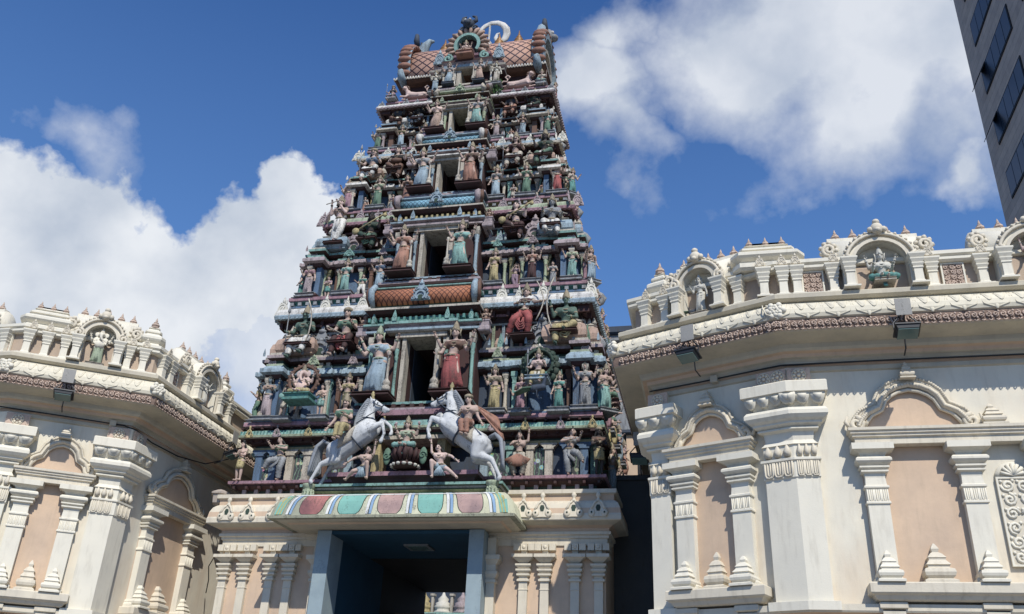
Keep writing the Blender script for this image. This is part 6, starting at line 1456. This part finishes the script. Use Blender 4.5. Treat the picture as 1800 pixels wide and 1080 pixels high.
WA = frame(R1[0], R1[1], dA.x, dA.y); WC = frame(Q2[0], Q2[1], dC.x, dC.y); WD = frame(Q1[0], Q1[1], 0, 1); WB = frame(R2[0], R2[1], 1, 0)
cable([cf(WC,-.3,-.09,8.36), cf(WC,1.2,-.09,8.35), cf(WC,2.45,-.1,8.33), cf(WD,.1,-.1,8.3), cf(WD,.8,-.1,8.22), cf(WD,2.0,-.1,8.25), cf(WD,3.0,-.3,8.35), cf(WD,3.1,-.9,8.5)], 'dark cable running under the eave of the left gallery')
cable([cf(WA,-.1,-.09,8.36), cf(WA,1.0,-.1,8.34), cf(WA,2.6,-.1,8.35), cf(WB,1.5,-.1,8.35), cf(WB,7,-.1,8.36)], 'thin dark cable running under the eave of the right gallery')
cable([(-6.4,2.9,5.3),(-6.1,2.4,5.55),(-5.7,1.6,5.75),(-5.0,.6,5.8),(-4.4,.36,5.8)], 'black cable looping across the gap left of the gateway', .014)
for F, x, lab in ((WC,2.2,'small cream junction box under the left gallery eave'), (WA,1.3,'small cream junction box under the right gallery eave')):
    b = MB(F); b.rect(x-.06,x+.06,-.14,-.02,[(0,8.27),(.01,8.28),(.01,8.40),(0,8.41)]); tag(build(b, 'junction_box', SOFF), lab, 'junction box')
# ================================================================= behind: rear wall, houses, inner shrine, office tower
b = MB(); b.box(4.36, 5.99, 1.9, 2.1, 0, 7.9); b.rect(4.36, 5.99, 1.85, 2.15, [(0,7.88),(.004,7.9),(.004,8.0)]); tag(build(b, 'rear_wall', paint('shade_dark_wall', (.07,.075,.075), grime=.4)), 'dark shaded wall closing the gap right of the gateway', 'wall')  # dark base colour carries part of the gap's shade
def small_house():
    root = tag(empty('rear_house', (5.6, 11, 0)), 'beige house wall glimpsed behind the right flank of the tower', 'house'); inv = Matrix.Translation((5.6,11,0)).inverted()
    def P_(b, nm, m, par=root): o = build(b, nm, m, par); o.matrix_parent_inverse = inv if par is root else Matrix(); return o
    b = MB(); b.box(4.2,7.5,10,14,0,11.8); w = P_(b,'wall',PEACH); b = MB(); b.rect(4.2,7.5,10,14,[(.1,11.8),(.15,11.85),(.15,11.95),(0,12.0)]); P_(b,'roof',mt('slate'))
    b = MB(); b.rect(4.6,5.3,9.93,10,[(0,10.4),(0,11.2)]); P_(b,'window',mt('black'))
small_house()
def far_house():
    root = tag(empty('far_building', (5.4, 24, 0)), 'grey building top with dark balcony openings far behind the right corner of the tower', 'building'); inv = Matrix.Translation((5.4,24,0)).inverted()
    def P_(b, nm, m): o = build(b, nm, m, root); o.matrix_parent_inverse = inv; return o
    b = MB(); b.box(2,8,22,28,0,21.2); P_(b,'wall',mt('grey')); b = MB(); b.rect(2,8,22,28,[(.1,21.2),(.2,21.3),(.2,21.6),(0,21.7)]); P_(b,'parapet',mt('slate'))
    for i in range(5):
        b = MB(); b.box(2.4+i*1.1,3.1+i*1.1,21.95,22.05,19.6,20.9); P_(b,'window',mt('black'))
far_house()
def inner_shrine():
    root = tag(empty('inner_shrine', (-6, 25, 0)), 'colourful inner shrine roof glimpsed through the dark gateway', 'shrine'); inv = Matrix.Translation((-6,25,0)).inverted()
    def P_(b, nm, m): o = build(b, nm, m, root); o.matrix_parent_inverse = inv; return o
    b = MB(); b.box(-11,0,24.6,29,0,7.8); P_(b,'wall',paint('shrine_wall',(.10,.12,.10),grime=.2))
    b = MB(); b.rect(-11,0,24.2,29,[(0,7.7),(.1,7.75),(.1,7.87),(0,7.92)]); P_(b,'cornice',mt('turq'))
    b = MB(); b.box(-11,0,25.6,25.8,7.9,9.4); P_(b,'parapet',mt('slate'))
    for i in range(7):
        x = -9.2+i*.98; b = MB(); b.smooth = True; b.lathe(x,24.75,[(.42,7.92),(.46,8.02),(.36,8.06),(.40,8.16),(.46,8.24),(.36,8.34),(.38,8.42),(.24,8.5),(.28,8.62),(.1,8.8),(.03,9.0)],16); P_(b,'roof_spire',mt(('stat','pinkw','yellow')[i%3]))
        b = MB(); b.rect(x+.43,x+.55,24.5,24.7,[(0,7.92),(0,8.7),(.05,8.75),(.05,8.85)]); P_(b,'pillar',mt('cream'))
inner_shrine()
def office():
    X = 22; root = tag(empty('office_tower', (27, 15, 0)), 'tall brown-tiled office tower leaning into the top right corner', 'office building'); inv = Matrix.Translation((27,15,0)).inverted()
    def P_(b, nm, m, par=root):
        o = build(b, nm, m, par); o.matrix_parent_inverse = inv if par is root else Matrix(); return o
    b = MB(); b.box(X,36,-2,22.7,0,58)
    P_(b,'wall',paint('brown_facade_tiles',(.52,.40,.31),grime=.1,kind='tiles',col2=(0,0,0),sc=1.1,bump=.05))
    gl = paint('blue_window_glass',(.02,.03,.045),grime=0,rough=.3,bump=0,var=0); fr = paint('window_frame_dark',(.02,.02,.022),grime=0,bump=0)
    for r in range(13):
        z = 20.6+r*3.2
        for y1, y0 in ((21.1, 16.3), (14.6, 9.8), (8.1,3.3)):
            b = MB(); b.box(X-.05,X+.04,y0,y1,z,z+1.55); w = P_(b,'window',fr)
            b = MB(); n = 5; d = (y1-y0-.1)/n
            for k in range(n): b.box(X-.065,X-.04,y0+.08+k*d,y0+.02+(k+1)*d,z+.1,z+1.45)
            P_(b,'pane',gl,w)
            if y1 > 21 and r % 3 != 2:
                b = MB(Matrix.Translation((X-.06, y1, z+1.5)) @ Matrix.Rotation(.45,4,'Y') @ Matrix.Translation((0,0,-1.4))); b.box(-.03,0,-.8,0,0,1.4); P_(b,'open_sash',fr,w)
office()
# small plant rooted in the masonry
b = MB()
for i in range(170):
    a = random.uniform(0,2*pi); r = random.random()**.6*.28; c = V3((1.02+r*math.cos(a)*.8, fy(20)-.05+r*math.sin(a)*.5, 20.55+random.uniform(-.3,.42)))
    u = V3((random.uniform(-1,1),random.uniform(-1,1),random.uniform(-1,1))).normalized(); w = u.orthogonal().normalized(); s = random.uniform(.03,.06)
    b.add([c-u*s, c+w*s*.5, c+u*s, c-w*s*.5], [[0,1,2,3]])
pl = tag(empty('wall_plant', (1.02, fy(20), 20.3)), 'green weed sprouting from the tower masonry near the top', 'plant')
o = build(b, 'leaves', paint('leaf_green', (.05,.11,.03), grime=.1), pl); o.matrix_parent_inverse = Matrix.Translation(pl.location).inverted()
b = MB()
for i in range(6): b.tube([(1.02,fy(20)+.1,20.2),(1.02+.04*(i-3),fy(20),20.5),(1.02+.07*(i-3),fy(20)-.08,20.85)],[.012,.01,.005],5)
o = build(b, 'stem', mt('brown'), pl); o.matrix_parent_inverse = Matrix.Translation(pl.location).inverted()
